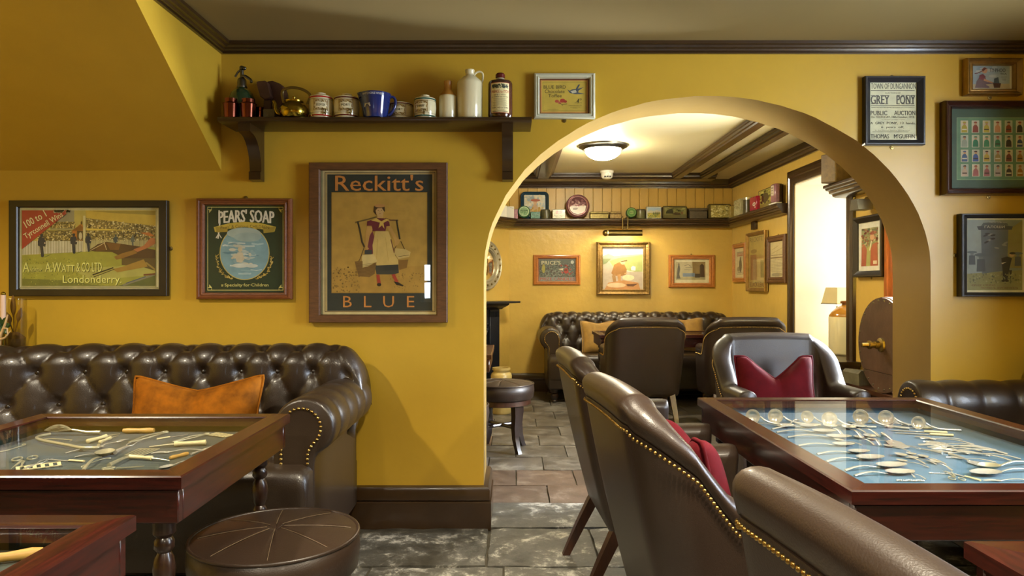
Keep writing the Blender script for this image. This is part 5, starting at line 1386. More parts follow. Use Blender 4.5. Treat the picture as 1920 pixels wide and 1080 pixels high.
side_frame('dark wooden frame with a printed sheet, beside the deep white window recess', fa, fb, 1.17, 1.60, .055, .03, M['oak'], 'step', c, fit(c,0,0,100,150,fa-fb-.10,.43-.10))
fa, fb = 4.935, 4.55; c = Canvas(3.86, 0, 0)
c.rect(545,510,735,905,'#dcdcd4'); c.rect(572,562,708,862,'#8a8a5c'); c.dots(90,575,565,705,700,9,['#6a7448','#a8583a','#b8b48c','#7a2f24','#56684a'],R); c.poly([(570,862),(575,710),(600,690),(620,740),(615,862)],'#a0402c'); c.poly([(640,862),(645,740),(665,690),(700,680),(706,862)],'#a8442e'); c.poly([(610,862),(618,720),(650,700),(645,862)],'#a8a860'); c.ell(660,636,18,24,'#c89878'); c.poly([(635,610),(660,590),(685,612),(660,620)],'#8a2f22'); c.line([(655,665),(640,740)],8,'#e0dcc8'); c.rect(668,822,698,848,'#dcd0b8')
side_frame('black framed print of a man in red with a wide white mount', fa, fb, 1.205, 1.615, .042, .035, M['blackfr'], 'bevel', c, fit(c,545/3.86,510/3.86,735/3.86,905/3.86,fa-fb-.075,.41-.075), 'b')
# ------------------------------------------------------------------ high moulded shelf of the back room
ST = 1.863
shp = [(0,ST),(.165,ST),(.170,ST-.006),(.170,ST-.02),(.155,ST-.024),(.150,ST-.036),(.130,ST-.042),(.126,ST-.058),(.105,ST-.064),(.10,ST-.078),(.085,ST-.086),(0,ST-.09)]
shelf = thing('plate_shelf', 'long brown moulded high shelf in the back room, full of old tins', 'shelf', (0,BY,ST))
def sh_part(name, path):
    mb = MB().sweep(shp, path); n = len(shp)
    mb.f.append(tuple(range(n))); mb.f.append(tuple(range(len(mb.v)-n, len(mb.v))))
    o = obj(name, mb, M['trim'], shelf); o.location = (0,-BY,-ST)
sh_part('shelf_board', [((*dg(.9),0),nd),((*dg(0),0),mit(nd,nb_)),((XR,BY,0),(-.62,-1)),((XR,O1[1]+.125,0),(-.62,0))])
sh2 = thing('plate_shelf', 'short end of brown high shelf on the near side of the white window recess', 'shelf', (XR,5.0,ST))
mb = MB().sweep(shp, [((XR,5.10,0),nr),((XR,WB,0),nr)]); n = len(shp); mb.f.append(tuple(range(n))); mb.f.append(tuple(range(len(mb.v)-n, len(mb.v))))
o = obj('shelf_board', mb, M['trim'], sh2); o.location = (-XR,-5.0,-ST)
r = thing('tin_box', 'slanting brown patterned box on the short shelf near the arch', 'box', (2.28,4.98,ST), .5)
obj('box_body', MB().box(-.10,.10,-.06,.06,0,.20,.006), mat('brown_marbled_card','#5d4a26',rough=.5,var=.4,vscale=18), r)
r = thing('wall_spotlight', 'small dark lamp head on the wall below the short shelf', 'lamp', (XR,4.72,1.70), 0)
obj('arm', MB().tube([(0,0,.03),(-.05,0,.03),(-.07,0,.0)], .008, 8), M['brassd'], r)
obj('lamp_shade', MB().prism([(-.06,-.05),(.06,-.05),(.04,.02),(-.04,.02)], -.13, -.03, 'yz'), M['pewter'], r)
r = thing('wall_block', 'small brown wooden block fixed under the high shelf near the far right corner', 'block', (XR,7.0,1.70))
obj('block', MB().box(-.03,0,-.06,.06,0,.075,.004), M['trim'], r)

YB = 7.655
KB = YB/F
GT = 'old tins on the high shelf'
def tinmat(c, metal=0., rough=.3, c2=None, vs=30): return mat('tin_paint', c, rough=rough, metal=metal, var=.2, vscale=vs, c2=c2)
def tin(x0, y0, x1, y1, dep, m, label, cv=None, name='tin_box', cat='tin', rot=0.0, Y=YB, lid=True, rnd=.006):
    k = Y/F; w = (x1-x0)*k; h = (y1-y0)*k
    r = thing(name, label, cat, (PX((x0+x1)/2,Y), Y, ST+.0005), rot, GT)
    if lid:
        obj('tin_body', MB().box(-w/2+.002,w/2-.002,-dep/2+.002,dep/2-.002,0,h*.74,rnd), m, r)
        obj('lid', MB().box(-w/2,w/2,-dep/2,dep/2,h*.74,h,rnd), m, r)
    else: obj('tin_body', MB().box(-w/2,w/2,-dep/2,dep/2,0,h,rnd), m, r)
    if cv: cv.build('print', 50, 50, 1, -dep/2-.001, r, mm=M['tinprint']) if False else _pr(cv, w*.92, h*.90, -dep/2-.0012, r, h)
    return r
def _pr(cv, w, h, y, par, H_):
    # canvas drawn in 0..100 x 0..100, stretched to w x h
    cv.v = [((x-50)/100*w, (y_-50)/100*h, n) for x,y_,n in cv.v]
    p = cv.build('print', 0, 0, 1, y, par, mm=M['tinprint']); p.location = (0,0,H_/2); return p
def roundtin(x, y, rpx, m, mrim, label, cv=None, Y=YB, lean=.12, thick=.05):
    k = Y/F; r_ = rpx*k
    r = thing('round_tin', label, 'tin', (PX(x,Y), Y-.03, ST+r_*math.cos(lean)+.012), 0, GT); r.rotation_euler = (-lean,0,0)
    obj('tin_body', MB().lathe([(1e-5,thick),(r_*.97,thick),(r_*.98,.012),(1e-5,.012)], seg=32, axis='y'), mrim, r)
    ld = obj('lid', MB().lathe([(r_,.02),(r_,0),(r_*.94,-.005),(r_*.84,0),(r_*.80,-.003),(1e-5,-.008)], seg=32, axis='y'), m, r)
    if cv:
        cv.v = [(x_/100*r_, y_/100*r_, n) for x_,y_,n in cv.v]; cv.build('print', 0, 0, 1, -.0095, ld, mm=M['tinprint'])
    return r
def cyltin(x, y0, y1, rpx, m, ml, label, Y=YB, cv=None):
    k = Y/F; r_ = rpx*k; h = (y1-y0)*k
    r = thing('round_tin', label, 'tin', (PX(x,Y),Y,ST+.0005), 0, GT)
    obj('tin_body', MB().lathe([(1e-5,0),(r_*.98,0),(r_,.003),(r_,h*.8),(1e-5,h*.8)], seg=28), m, r)
    obj('lid', MB().lathe([(r_*1.03,h*.78),(r_*1.03,h-.004),(r_*.98,h),(1e-5,h-.003)], seg=28), ml, r)
    if cv: p = cv.build('print', 0, 0, k, bend=r_*1.01, parent=r, mm=M['tinprint']); p.location = (0,0,h*.4)
rk = random.Random(33)
def blots(base, cols, n=40, r_=7):
    c = Canvas(); c.rect(0,0,100,100,base); c.dots(n,3,3,97,97,r_,cols,rk); return c
c = Canvas(); c.rect(0,0,100,100,'#dedcd2'); c.line([(60,2),(98,20)],2,'#6a7468'); c.poly([(10,50),(22,45),(24,70),(16,85),(10,75)],'#3a7a4a')
tin(945,386,964,409.5,.06,M['paper'],'white carton with a green mark, second from the left end of the high shelf',c,'carton','box',lid=False)
d0 = dg(.26,.08)
r = thing('carton', 'white carton at the left end of the high shelf, partly hidden by the arch', 'box', (d0[0],d0[1],ST), .9, GT)
obj('tin_body', MB().box(-.07,.07,-.03,.03,0,.13,.003), M['paper'], r)
r = thing('round_bell', 'white round alarm bell high on the angled wall above the shelf', 'bell', (*dg(.17,0),2.06), .9)
obj('bell', MB().lathe([(1e-5,-.05),(.03,-.046),(.055,-.03),(.065,0)], seg=24, axis='y'), M['plastic'], r)
tin(964,391,971,409.5,.05,tinmat('#b0808a'),'slim pink tin beside the white carton',lid=False)
# blue tray
k = (BY-.05)/F; w = 53*k; h = 52*k
r = thing('serving_tray', 'blue rimmed tray with a pale picture, leaning at the left of the high shelf', 'tray', (PX(1002.5,BY-.05),BY-.06,ST)); r.rotation_euler = (-.10,0,0)
def rrect(hx, hz, rad, n=6):
    P = []
    for (sx,sz,a0) in ((1,1,0),(-1,1,PI/2),(-1,-1,PI),(1,-1,1.5*PI)):
        for i in range(n+1):
            a = a0+PI/2*i/n; P.append((sx*(hx-rad)+rad*math.cos(a), sz*(hz-rad)+rad*math.sin(a)))
    return P
mb = MB(); rings = []
for (q, y) in ((0,-.022),(.006,-.026),(.012,-.022),(.030,-.004),(.032,0)): rings.append([(x,y,z+h/2) for x,z in rrect(w/2-q,h/2-q,.05-q*.5)])
mb.grid(rings, cv=True); mb.add(rings[-1],[tuple(range(len(rings[-1])))])
obj('tray_rim', mb, tinmat('#1f3a4a'), r)
c = Canvas(); c.rect(0,0,100,100,'#c2c4b8'); c.dots(120,4,4,96,96,7,['#a9b4b8','#c9bfa4','#d2cdbb','#9aa8b0'],rk)
c.poly([(30,96),(36,60),(46,42),(60,45),(70,70),(74,96)],'#b89a78'); c.ell(53,34,9,11,'#c2a080'); c.ell(54,25,24,6,'#a0604c'); c.dots(60,15,60,92,97,5,['#c9a850','#a8883a','#b8a878'],rk)
_pr(c, w*.74, h*.78, -.006, r, h)
c = Canvas(); c.ell(0,0,80,80,'#7fa07a'); c.ring(0,0,80,80,8,'#c2cfae'); c.text('SULLIVAN',-60,60,-30,0,'#1f3a28',shear=.2,bold=.03); c.dots(40,-55,5,55,50,7,['#a8bf9a','#5f8560'],rk)
roundtin(982.5,400,11.5,tinmat('#3f6a48'),tinmat('#2a4a34'),'round green tin with pale lettering standing on edge in front of the blue tray',c)
c = blots('#4a7a70',['#2f5a50','#6a9488'],20); c.rect(6,28,94,60,'#6a9a90'); c.text('MUSTARD',14,86,35,53,'#1f2a24',bold=.03)
tin(994.5,397,1013,410,.06,tinmat('#3f5f56'),'small teal tin box with dark lettering',c)
cyltin(1023,393,410.5,8.3,tinmat('#5a5638',c2='#3c3a26'),tinmat('#4a4630'),'small olive drum tin right of the teal box')
c = blots('#c2bc98',['#a8a27e','#d0caa6','#9a9672'],30,5); c.ell(38,30,14,20,'#b0503a',10); c.ell(62,30,14,20,'#b0503a',10); c.ell(50,38,10,18,'#c07a5a',10); c.text('BISCUITS',12,88,60,72,'#4a4a3c',bold=.03); c.rect(20,80,80,84,'#6a6a58')
tin(1035,393,1060,411,.07,tinmat('#a8a07c'),'cream tin with a red emblem, left of the big round tin',c)
c = Canvas(); c.ring(0,0,82,82,4,'#b88a80'); c.poly([(-70,10),(-40,-5),(0,8),(40,-8),(70,0),(60,45),(30,62),(0,74),(-40,60),(-62,40)],'#cfc8ba'); c.ell(-22,26,22,8,'#7d6a5a',12,-.1); c.dots(50,-60,-50,60,0,7,['#9a6a68','#7d4a4c','#b0867c'],rk)
roundtin(1083,392,22,tinmat('#86585a',metal=.5,rough=.22),tinmat('#3a2220'),'large round pink and silver tin standing on edge',c,lean=.10)
tin(1105.5,398,1140.5,411,.08,tinmat('#8a7a40',metal=.5,c2='#5d5228',vs=60),'long low gold speckled tin, right of the big round tin')
tin(1142,398,1164.5,411,.08,tinmat('#5a4424',metal=.4,c2='#9a8450',vs=50),'short brown and gold tin above the picture lamp')
c = Canvas(); c.ell(0,0,82,82,'#4f7a3a'); c.ring(0,0,82,82,8,'#8fb070'); c.ell(0,0,45,36,'#8fa86a'); c.text('TOBACCO',-48,48,-14,10,'#2a4020',bold=.02)
roundtin(1183,402.5,9.8,tinmat('#3a5f2c'),tinmat('#2a4420'),'round bright green tin standing on edge right of the picture lamp bracket',c)
cyltin(1201,394,412,8.6,tinmat('#54502e',c2='#6a6a40'),tinmat('#5a5236'),'small olive and gold drum tin beside the round bright green tin')
c = Canvas(); c.rect(0,0,100,100,'#8fa6bc'); c.poly([(0,45),(25,28),(48,36),(70,24),(100,40),(100,60),(0,60)],'#b0ac98'); c.poly([(0,52),(100,48),(100,100),(0,100)],'#8f8c3a'); c.dots(60,3,60,97,97,6,['#a8a048','#6f7a30','#c0a840','#5a6a30'],rk)
for x in (58,66,74,80,88,46): c.poly([(x-4,66),(x,34+x%7),(x+4,66)],'#26361f')
c.border(0,0,100,100,3,'#c9c8b4')
tin(1211.5,389,1239.5,412,.05,tinmat('#b0b0a0'),'square pale tin with a mountain landscape',c,lid=False)
c = Canvas(); c.rect(0,0,100,100,'#4a4424'); c.rect(5,10,95,90,'#6a6838'); c.dots(50,8,12,92,45,6,['#7a7844','#5a5a30','#868450'],rk); c.poly([(5,70),(95,66),(95,90),(5,90)],'#4f4a26'); c.poly([(12,60),(15,35),(30,20),(42,35),(44,62)],'#2c2a16'); c.poly([(40,66),(50,50),(70,52),(74,70),(60,74)],'#33260f'); c.rect(76,45,84,66,'#5a3a1c')
tin(1240,388,1288.5,412,.06,tinmat('#33240f'),'long dark tin with a farm landscape, rounded corners',c,lid=False,rnd=.02)
tin(1291,392,1325,412,.08,tinmat('#5a5040',c2='#3f382c',vs=40),'plain grey brown tin, right of the dark landscape tin')
c = blots('#a89a54',['#cfc480','#6f6630','#8a7f40','#dcd498'],120,4); c.border(0,0,100,100,6,'#4f4420')
tin(1327,383,1370,411,.07,tinmat('#5f5228',metal=.4),'bright gold embossed tin near the far right corner',c,lid=False,rnd=.014)
tin(1368,386,1381,409,.05,tinmat('#a08a44'),'small khaki card box in the far right corner',lid=False,Y=7.58)
def sidetin(x0,x1,ya,yb,dep,m,label,cv=None,cyl=False,ml=None,X=2.345):
    """stands on the right wall's shelf, face towards the room"""
    Ya = X*F/(x0-960) if x0 > 960 else 0; Yb_ = X*F/(x1-960); k = ((Ya+Yb_)/2)/F; w = Ya-Yb_; h = (yb-ya)*k
    r = thing('tin_box' if not cyl else 'round_tin', label, 'tin', (X,(Ya+Yb_)/2,ST+.0005), -PI/2, GT)
    if cyl:
        obj('tin_body', MB().lathe([(1e-5,0),(dep,0),(dep,h*.86),(1e-5,h*.86)], seg=28), m, r); obj('lid', MB().lathe([(dep*1.03,h*.85),(dep*1.03,h*.98),(dep*.97,h),(1e-5,h)], seg=28), ml, r)
    else: obj('tin_body', MB().box(-w/2+.004,w/2-.004,-dep/2,dep/2,0,h,.008), m, r)
    if cv and not cyl: _pr(cv, w*.9, h*.9, -dep/2-.001, r, h)
    return r
c = blots('#b9b48a',['#9a9668','#8a7a4a','#c9c49c'],50,5); c.text('TEAS',25,80,40,55,'#4a4a34',bold=.03)
sidetin(1381,1393.5,373,404,.06,tinmat('#b0aa80'),'pale flowered tea tin, first on the right hand shelf',c)
sidetin(1394,1411,369,399,.046,tinmat('#4a4228'),'tall dark drum tin with a shiny lid and a pale label',None,True,M['steel'])
c = Canvas(); c.rect(0,0,100,100,'#a01c34'); c.ring(72,55,24,14,9,'#d8c8c0'); c.ell(86,80,8,5,'#d8c8c0')
sidetin(1411,1424,368,395,.06,tinmat('#a01c34'),'bright red box between the dark drum and the landscape tin',c)
c = blots('#a09a48',['#c0b458','#6f7030','#8a8a3c','#4f4a20'],80,6); c.ell(35,45,20,28,'#3f3a1c',12); c.rect(30,60,40,88,'#33260f'); c.poly([(0,80),(100,70),(100,100),(0,100)],'#7a7030')
sidetin(1425,1464,350,388,.04,tinmat('#3a2412'),'framed landscape tray tin with rounded corners leaning on the right hand wall',c,X=2.372)
r = thing('figurine', 'pink upright tin with a white label, at the near end of the high shelf', 'tin', (2.318,6.26,ST), -PI/2, GT)
obj('plate', MB().box(-.08,.08,-.03,.03,0,.012,.004), M['paper'], r)
obj('tin_body', MB().box(-.055,.055,-.024,.024,.012,.18,.012), tinmat('#8a6066'), r)
c = Canvas(); c.rect(0,0,100,100,'#cfc4b0'); c.rect(10,20,80,28,'#6a5a4a'); c.rect(10,45,70,52,'#6a5a4a'); c.rect(10,70,76,77,'#6a5a4a')
_pr(c, .06, .09, -.0252, r, .24)

# ------------------------------------------------------------------ lamps and fittings
def dome(label, x, y, m, rr=.205):
    r = thing('ceiling_light', label, 'ceiling light', (x,y,CEIL))
    obj('rim', MB().lathe([(rr*.72,0),(rr,0),(rr*.98,-.012),(rr*.86,-.022),(rr*.80,-.036),(rr*.72,-.038),(rr*.72,0)], seg=40), M['pewter'], r)
    obj('diffuser', MB().lathe([(rr*.72,-.03)]+[(rr*.72*math.cos(a),-.034-.085*math.sin(a)) for a in [PI/2*i/8 for i in range(1,8)]]+[(1e-5,-.119)], seg=32), m, r)
    return r
dome('lit dome ceiling light with a metal rim, seen through the arch', .75, 5.86, M['lampback'])
for i, (x, y, w) in enumerate(DOWNLIGHTS):
    r = thing('downlight', 'recessed ceiling downlight of the front room, above the frame, ' + ('left front','centre front','right front','left rear','right rear')[i], 'downlight', (x,y,CEIL))
    obj('trim_ring', MB().lathe([(.058,0),(.058,-.014),(.064,-.016),(.080,-.008),(.082,0)], seg=28), M['brassd'], r)
r = thing('smoke_detector', 'white smoke detector on the ceiling beam of the back room', 'detector', (PX(1138,7.15), 7.15, CEIL))
obj('base', MB().lathe([(.068,0),(.068,-.018),(.064,-.022),(1e-5,-.022)], seg=28), M['plastic'], r)
sen = obj('sensor_head', MB().lathe([(.060,-.022),(.060,-.052),(.048,-.072),(.03,-.082),(1e-5,-.084)], seg=28), M['plastic'], r)
mb = MB()
for a in (-.5,0,.5): mb.box(.051*math.sin(a)-.009,.051*math.sin(a)+.009,-.052*math.cos(a)-.008,-.052*math.cos(a)+.006,-.068,-.056)
stuff(obj('vents', mb, M['black'], sen))
# picture lamp
pl = px(1172,437,7.52)
r = thing('picture_light', 'brown tubular picture lamp glowing over the gilt framed painting', 'lamp', (pl.x, 7.52, pl.z))
mb = MB(); P = []
for x in (-.18,.18):
    P.append([(x, .035*math.cos(a), .035*math.sin(a)) for a in [PI*1.36*i/14-.1 for i in range(15)]]+[(x, .031*math.cos(a), .031*math.sin(a)) for a in [PI*1.36*i/14-.1 for i in range(14,-1,-1)]])
mb.grid(P, cv=True); obj('shade', mb, M['brassd'], r)
obj('tube', MB().lathe([(.011,-.17),(.011,.17)], (0,.004,.006), 12, 'x'), M['tubelight'], r)
for x in (-.025,.03): obj('arm', MB().tube([(x,0,.034),(x,.0,.160),(x,.02,.172),(x,.15,.172)], .006, 8), M['brassd'], r)
obj('end_knob', MB().ball((-.205,0,.0), .034, 14, 8), M['brassd'], r)

# ------------------------------------------------------------------ corner fireplace, mirror, jar
ra = math.atan2(.6,.8)   # the angled wall: local x runs along the wall towards the far corner
def corner_rot(): return math.atan2(.8,.6)
fc = dg(.86)
r = thing('fireplace', 'black cast iron fireplace with a mantel on the angled corner wall', 'fireplace', (fc[0],fc[1],0), corner_rot())
def fbox(name, x0, x1, out0, out1, z0, z1, m=M['iron'], par=None, b=.004):
    return obj(name, MB().box(x0,x1,-out1,-out0,z0,z1,b), m, par or r)
mt = fbox('mantel_shelf', -.72,.70,.0,.27,.965,.985)
mb = MB().sweep([(.0,.90),(.10,.90),(.12,.915),(.15,.925),(.19,.945),(.20,.965),(0,.965)], [((-.60,0,0),(0,-1)),((.60,0,0),(0,-1))])
for q in (0, 7): mb.f.append(tuple(range(q,q+7)))
obj('cornice', mb, M['iron'], r)
for s in (-1,1):
    fbox('pilaster', s*.48-.08, s*.48+.08, .0, .10, 0, .90)
    for i in range(7): fbox('flute', s*.48-.066+i*.022-.004, s*.48-.066+i*.022+.004, .10, .106, .82, .88, par=r)
fbox('frieze', -.40,.40,.0,.085,.74,.90)
mb = MB(); P = []
for k in range(0, 25):
    a = PI*k/24; P.append([(.40*math.cos(a),-.05,.30+.42*math.sin(a)),(.40*math.cos(a),-.08,.30+.42*math.sin(a)),(.34*math.cos(a),-.08,.30+.36*math.sin(a)),(.34*math.cos(a),-.05,.30+.36*math.sin(a))])
mb.grid(P, cv=True); obj('arch_ring', mb, M['iron'], r)
mb = MB(); P = []
for k in range(0, 25):
    a = PI*k/24; P.append([(.33*math.cos(a),-.03,.30+.35*math.sin(a)),(.33*math.cos(a),-.06,.30+.35*math.sin(a)),(.27*math.cos(a),-.06,.30+.29*math.sin(a)),(.27*math.cos(a),-.03,.30+.29*math.sin(a))])
mb.grid(P, cv=True); obj('arch_ring', mb, M['iron'], r)
fbox('iron_plate', -.42,.42,.0,.045,0,.80); fbox('fire_opening', -.26,.26,.046,.05,.05,.52, M['black'])
mb = MB()
rv = random.Random(2)
for s in (-1,1):
    for i in range(7):
        x = s*(.30+.012*i); z = .60+.022*i
        mb.tube([(x+.022*math.cos(t*5+i),-.088,z+.022*math.sin(t*5+i)) for t in [q/8 for q in range(9)]], .0055, 5)
stuff(obj('scrollwork', mb, M['iron'], r))
mc = dg(.44)
r = thing('convex_mirror', 'round mirror in a pale studded frame, half hidden by the left jamb of the arch', 'mirror', (mc[0],mc[1],1.36), corner_rot())
obj('mirror_frame', MB().lathe([(.265,0),(.265,-.03),(.25,-.045),(.235,-.035),(.225,-.05),(.19,-.05),(.18,-.04),(.17,-.045),(.162,-.03),(.162,0)], seg=48, axis='y'), mat('silvered_frame','#a89f84',rough=.35,metal=.4,var=.15), r)
obj('mirror_glass', MB().lathe([(.164,-.024),(.12,-.034),(.06,-.041),(1e-5,-.043)], seg=40, axis='y'), mat('mirror_silver','#e8e6e0',rough=.02,metal=1,var=.01), r)
ball = MB().ball((0,0,0), .011, 8, 6).mesh('stud', M['brassd'])
for i in range(20): link('stud', ball, r, (.208*math.cos(2*PI*i/20), -.054, .208*math.sin(2*PI*i/20)))
r = thing('stoneware_crock', 'small pale stoneware crock behind the round stool, beside the fireplace', 'jar', (PX(940,6.4), 6.4, 0))
obj('crock_body', MB().lathe([(1e-5,0),(.085,0),(.095,.02),(.095,.34),(.088,.36),(.074,.37),(.074,.385),(.082,.39),(.082,.41),(.068,.41),(.066,.37),(.08,.33),(1e-5,.05)], seg=32), mat('salt_glaze','#a8935a',rough=.25,var=.1), r)

# ------------------------------------------------------------------ right hand side of the back room
r = thing('window_seat', 'dark wooden cupboard top under the deep white window, the big stoneware jar on it', 'cupboard', (XR,5.3,0))
def loc(pts, o): return [(x-o[0], y-o[1]) for x,y in pts]
pts = loc([(2.36,5.62),(2.20,4.90),(2.395,4.88),(2.395,5.085),(2.85,5.095),(2.85,5.62)], (XR,5.3))
obj('top_board', MB().prism(pts, .592, .622, 'xy'), M['dwood'], r)
obj('moulded_edge', MB().prism(loc([(2.37,5.60),(2.215,4.915),(2.395,4.895),(2.395,5.60)], (XR,5.3)), .572, .592, 'xy'), M['leg'], r)
for (xa,ya) in ((2.25,4.94),(2.37,5.55)): obj('post', MB().box(xa-XR-.02,xa-XR+.02,ya-5.3-.02,ya-5.3+.02,0,.572,.003), M['dwood'], r)
obj('back_panel', MB().box(-.03,-.006,-.38,.28,0,.572), M['dwood'], r)
obj('shelf_board', MB().prism(loc([(2.37,5.58),(2.23,4.93),(2.37,4.92)], (XR,5.3)), .30,.315,'xy'), M['dwood'], r)
for i,(y,w,h) in enumerate(((4.99,.03,.19),(5.06,.035,.17),(5.22,.04,.20))):
    t = thing('book', ['white paperback standing in the dark cupboard, nearest the camera','white paperback in the dark cupboard, second from the camera','pale book in the dark cupboard, farthest from the camera'][i], 'book', (2.315,y,.3155), .1)
    obj('pages', MB().box(-.05,.05,-w/2+.002,w/2-.002,.002,h-.002), M['paper'], t); obj('cover', MB().box(-.052,-.049,-w/2,w/2,0,h), M['paper'], t)
r = thing('stoneware_jar', 'big cream stoneware jar with a tan shoulder in front of the bright window recess', 'jar', (2.565,5.43,.622))
k = 5.43/F
obj('jar_body', MB().lathe([(1e-5,0),(31*k,0),(33*k,2*k),(33.5*k,4*k),(33.5*k,69*k),(33*k,71*k)], seg=44), M['cream'], r)
obj('jar_shoulder', MB().lathe([(33*k,71*k),(33*k,73*k),(29*k,79*k),(21*k,86*k),(13*k,91*k),(10.5*k,92.5*k)], seg=44), M['tan'], r)
obj('jar_neck', MB().lathe([(10.5*k,92*k),(10.5*k,95*k),(13*k,96*k),(13.5*k,99*k),(12*k,100.5*k),(9*k,100.5*k),(8*k,96*k)], seg=36), mat('brown_glaze','#7a4a1c',rough=.15,var=.1,coat=.5), r)
r = thing('table_lamp', 'small table lamp with a square tapered cloth shade, behind the big stoneware jar', 'lamp', (PX(1570,5.80),5.80,.622), .35)
obj('lamp_base', MB().lathe([(1e-5,0),(.05,0),(.05,.01),(.02,.025),(.016,.06),(.026,.10),(.026,.16),(.014,.20),(.012,.26),(.02,.27),(.012,.29),(.010,.36)], seg=24), M['paper'], r)
mb = MB(); P = []
for (z,a,b_) in ((.38,.085,.085),(.51,.062,.062)): P.append([(sx*a,sy*b_,z) for sx,sy in ((-1,-1),(1,-1),(1,1),(-1,1))])
mb.grid(P, cv=True); obj('lamp_shade', mb, M['shade'], r)
obj('shade_trim', MB().tube([(sx*.0855,sy*.0855,.38) for sx,sy in ((-1,-1),(1,-1),(1,1),(-1,1))], .004, 6, closed=True), M['brassd'], r)
# lower cupboard with the old drum on it
r = thing('low_cupboard', 'low dark wooden cupboard with a moulded top, under the round drum by the right jamb', 'cupboard', (XR,4.5,0))
pts = loc([(2.24,4.86),(2.215,4.12),(2.395,4.10),(2.395,4.86)], (XR,4.5))
obj('top_board', MB().prism(pts, .474, .499, 'xy'), M['leg'], r)
obj('top_moulding', MB().prism(loc([(2.255,4.85),(2.23,4.135),(2.395,4.12),(2.395,4.85)], (XR,4.5)), .455, .474, 'xy'), M['dwood'], r)
obj('cupboard_body', MB().prism(loc([(2.27,4.84),(2.245,4.15),(2.395,4.14),(2.395,4.84)], (XR,4.5)), 0, .455, 'xy'), M['dwood'], r)
r = thing('stone_weight', 'grey stone block lying on the low cupboard left of the round drum', 'stone', (2.29,4.70,.4995), .2)
obj('block', MB().prism([(-.055,0),(-.06,.075),(-.04,.095),(.06,.085),(.065,0)], -.08,.08,'xz'), M['stone'], r)
r = thing('churn_drum', 'large round brown drum with a brass tap, standing on the low cupboard', 'drum', (2.238,4.30,.79), math.radians(-90))
R_ = .29
obj('drum_body', MB().lathe([(1e-5,.16),(R_*.97,.16),(R_,.14),(R_,.012),(1e-5,.012)], seg=48, axis='y'), M['rust'], r)
hd = MB(); a0 = math.asin(-.17/R_)
def seg_poly(lo, hi, n=40):
    P = []
    return P
up = [(R_*.985*math.cos(a), R_*.985*math.sin(a)) for a in [a0+(PI-2*a0)*i/36 for i in range(37)]]
dn = [(R_*.985*math.cos(a), R_*.985*math.sin(a)) for a in [PI-a0+(PI+2*a0)*i/20 for i in range(21)]]
dn = [(x, z-.003) for x,z in dn]
obj('head_board', MB().prism(up, -.004, .014), M['rust'], r); obj('head_board', MB().prism(dn, -.004, .014), M['rust'], r)
mb = MB()
for i in range(26): hemi(mb, (R_*.93*math.cos(2*PI*i/26), -.004, R_*.93*math.sin(2*PI*i/26)), (0,-1,0), .006)
stuff(obj('rivets', mb, M['pewter'], r))
tp = obj('tap_flange', MB().lathe([(1e-5,-.024),(.02,-.024),(.042,-.014),(.044,-.004)], (0,0,0), 24, 'y'), M['brassd'], r)
obj('tap', MB().lathe([(1e-5,-.125),(.013,-.123),(.014,-.085),(.026,-.083),(.026,-.07),(.018,-.066),(.018,-.045),(.024,-.045),(.024,-.02)], (0,0,0), 20, 'y'), M['brassd'], r)
# ------------------------------------------------------------------ cutlery and utensils under the glass
def proto(name, parts):
    r = bpy.data.objects.new(name, None)
    COL.objects.link(r); r.empty_display_size = .02
    for nm, mb, m in parts: obj(nm, mb, m, r, sharp=60)
    return r
def bowl(L0, w, depth, xc, n=9, m=12, th=.0012):
    """open spoon bowl along x, hollow up"""
    mb = MB(); P = []
    for i in range(n+1):
        q = i/n; row = []
        for k in range(m):
            a = 2*PI*k/m; rr = q
            x = xc+L0/2*rr*math.cos(a)*(1+.12*math.cos(a)); y = w/2*rr*math.sin(a)
            row.append((x, y, depth*(q*q-1)+depth))
        P.append(row)
    mb.grid(P, cv=True)
    return mb
def stem(x0, x1, r0, r1, lift=.004, z0=.004, wide=1.6, seg=8):
    n = 12; pts = [(x0+(x1-x0)*i/n, 0, z0+lift*math.sin(PI*i/n)) for i in range(n+1)]
    return MB().tube(pts, lambda t: r0+(r1-r0)*t, seg, flat=.55)
S_ = M['silver']
TP = {}
TP['spoon'] = proto('table_spoon', [('spoon_bowl', bowl(.085,.054,.010,.165), S_), ('handle', stem(0,.135,.0058,.0026,.008,.003), S_)])
TP['tea'] = proto('tea_spoon', [('spoon_bowl', bowl(.048,.034,.007,.112), S_), ('handle', stem(0,.094,.0042,.0018,.006,.002), S_)])
TP['berry'] = proto('serving_spoon', [('spoon_bowl', bowl(.112,.066,.012,.175), S_), ('handle', stem(0,.132,.0062,.0030,.010,.003), S_)])
mb = MB().box(.13,.15,-.012,.012,.003,.006,.001)
for y in (-.0095,-.0032,.0032,.0095): mb.tube([(.148,y,.005),(.175,y,.007),(.205,y*.95,.004)], lambda t: .0019-.001*t, 6)
TP['fork'] = proto('table_fork', [('tines', mb, S_), ('handle', stem(0,.135,.0058,.0028,.008,.003), S_)])
mb = MB().prism([(.09,-.009),(.20,-.010),(.222,-.004),(.226,.006),(.09,.008)], .002,.0036,'xy')
TP['knife'] = proto('ivory_knife', [('blade', mb, S_), ('handle', MB().tube([(0,0,.006),(.045,0,.006),(.09,0,.006)], lambda t: .0085-.002*t, 10, flat=.7), M['ivory'])])
mb = MB(); P = []
for rr in (.030, .0285):
    for i in range(9):
        a = PI/2*(i if rr == .030 else 8-i)/8
        P.append([(rr*math.sin(a)*math.cos(2*PI*k/20), -.004+(rr-.004)*math.cos(a)*.8, .030+rr*math.sin(a)*math.sin(2*PI*k/20)) for k in range(20)])
mb.grid(P, cv=True)
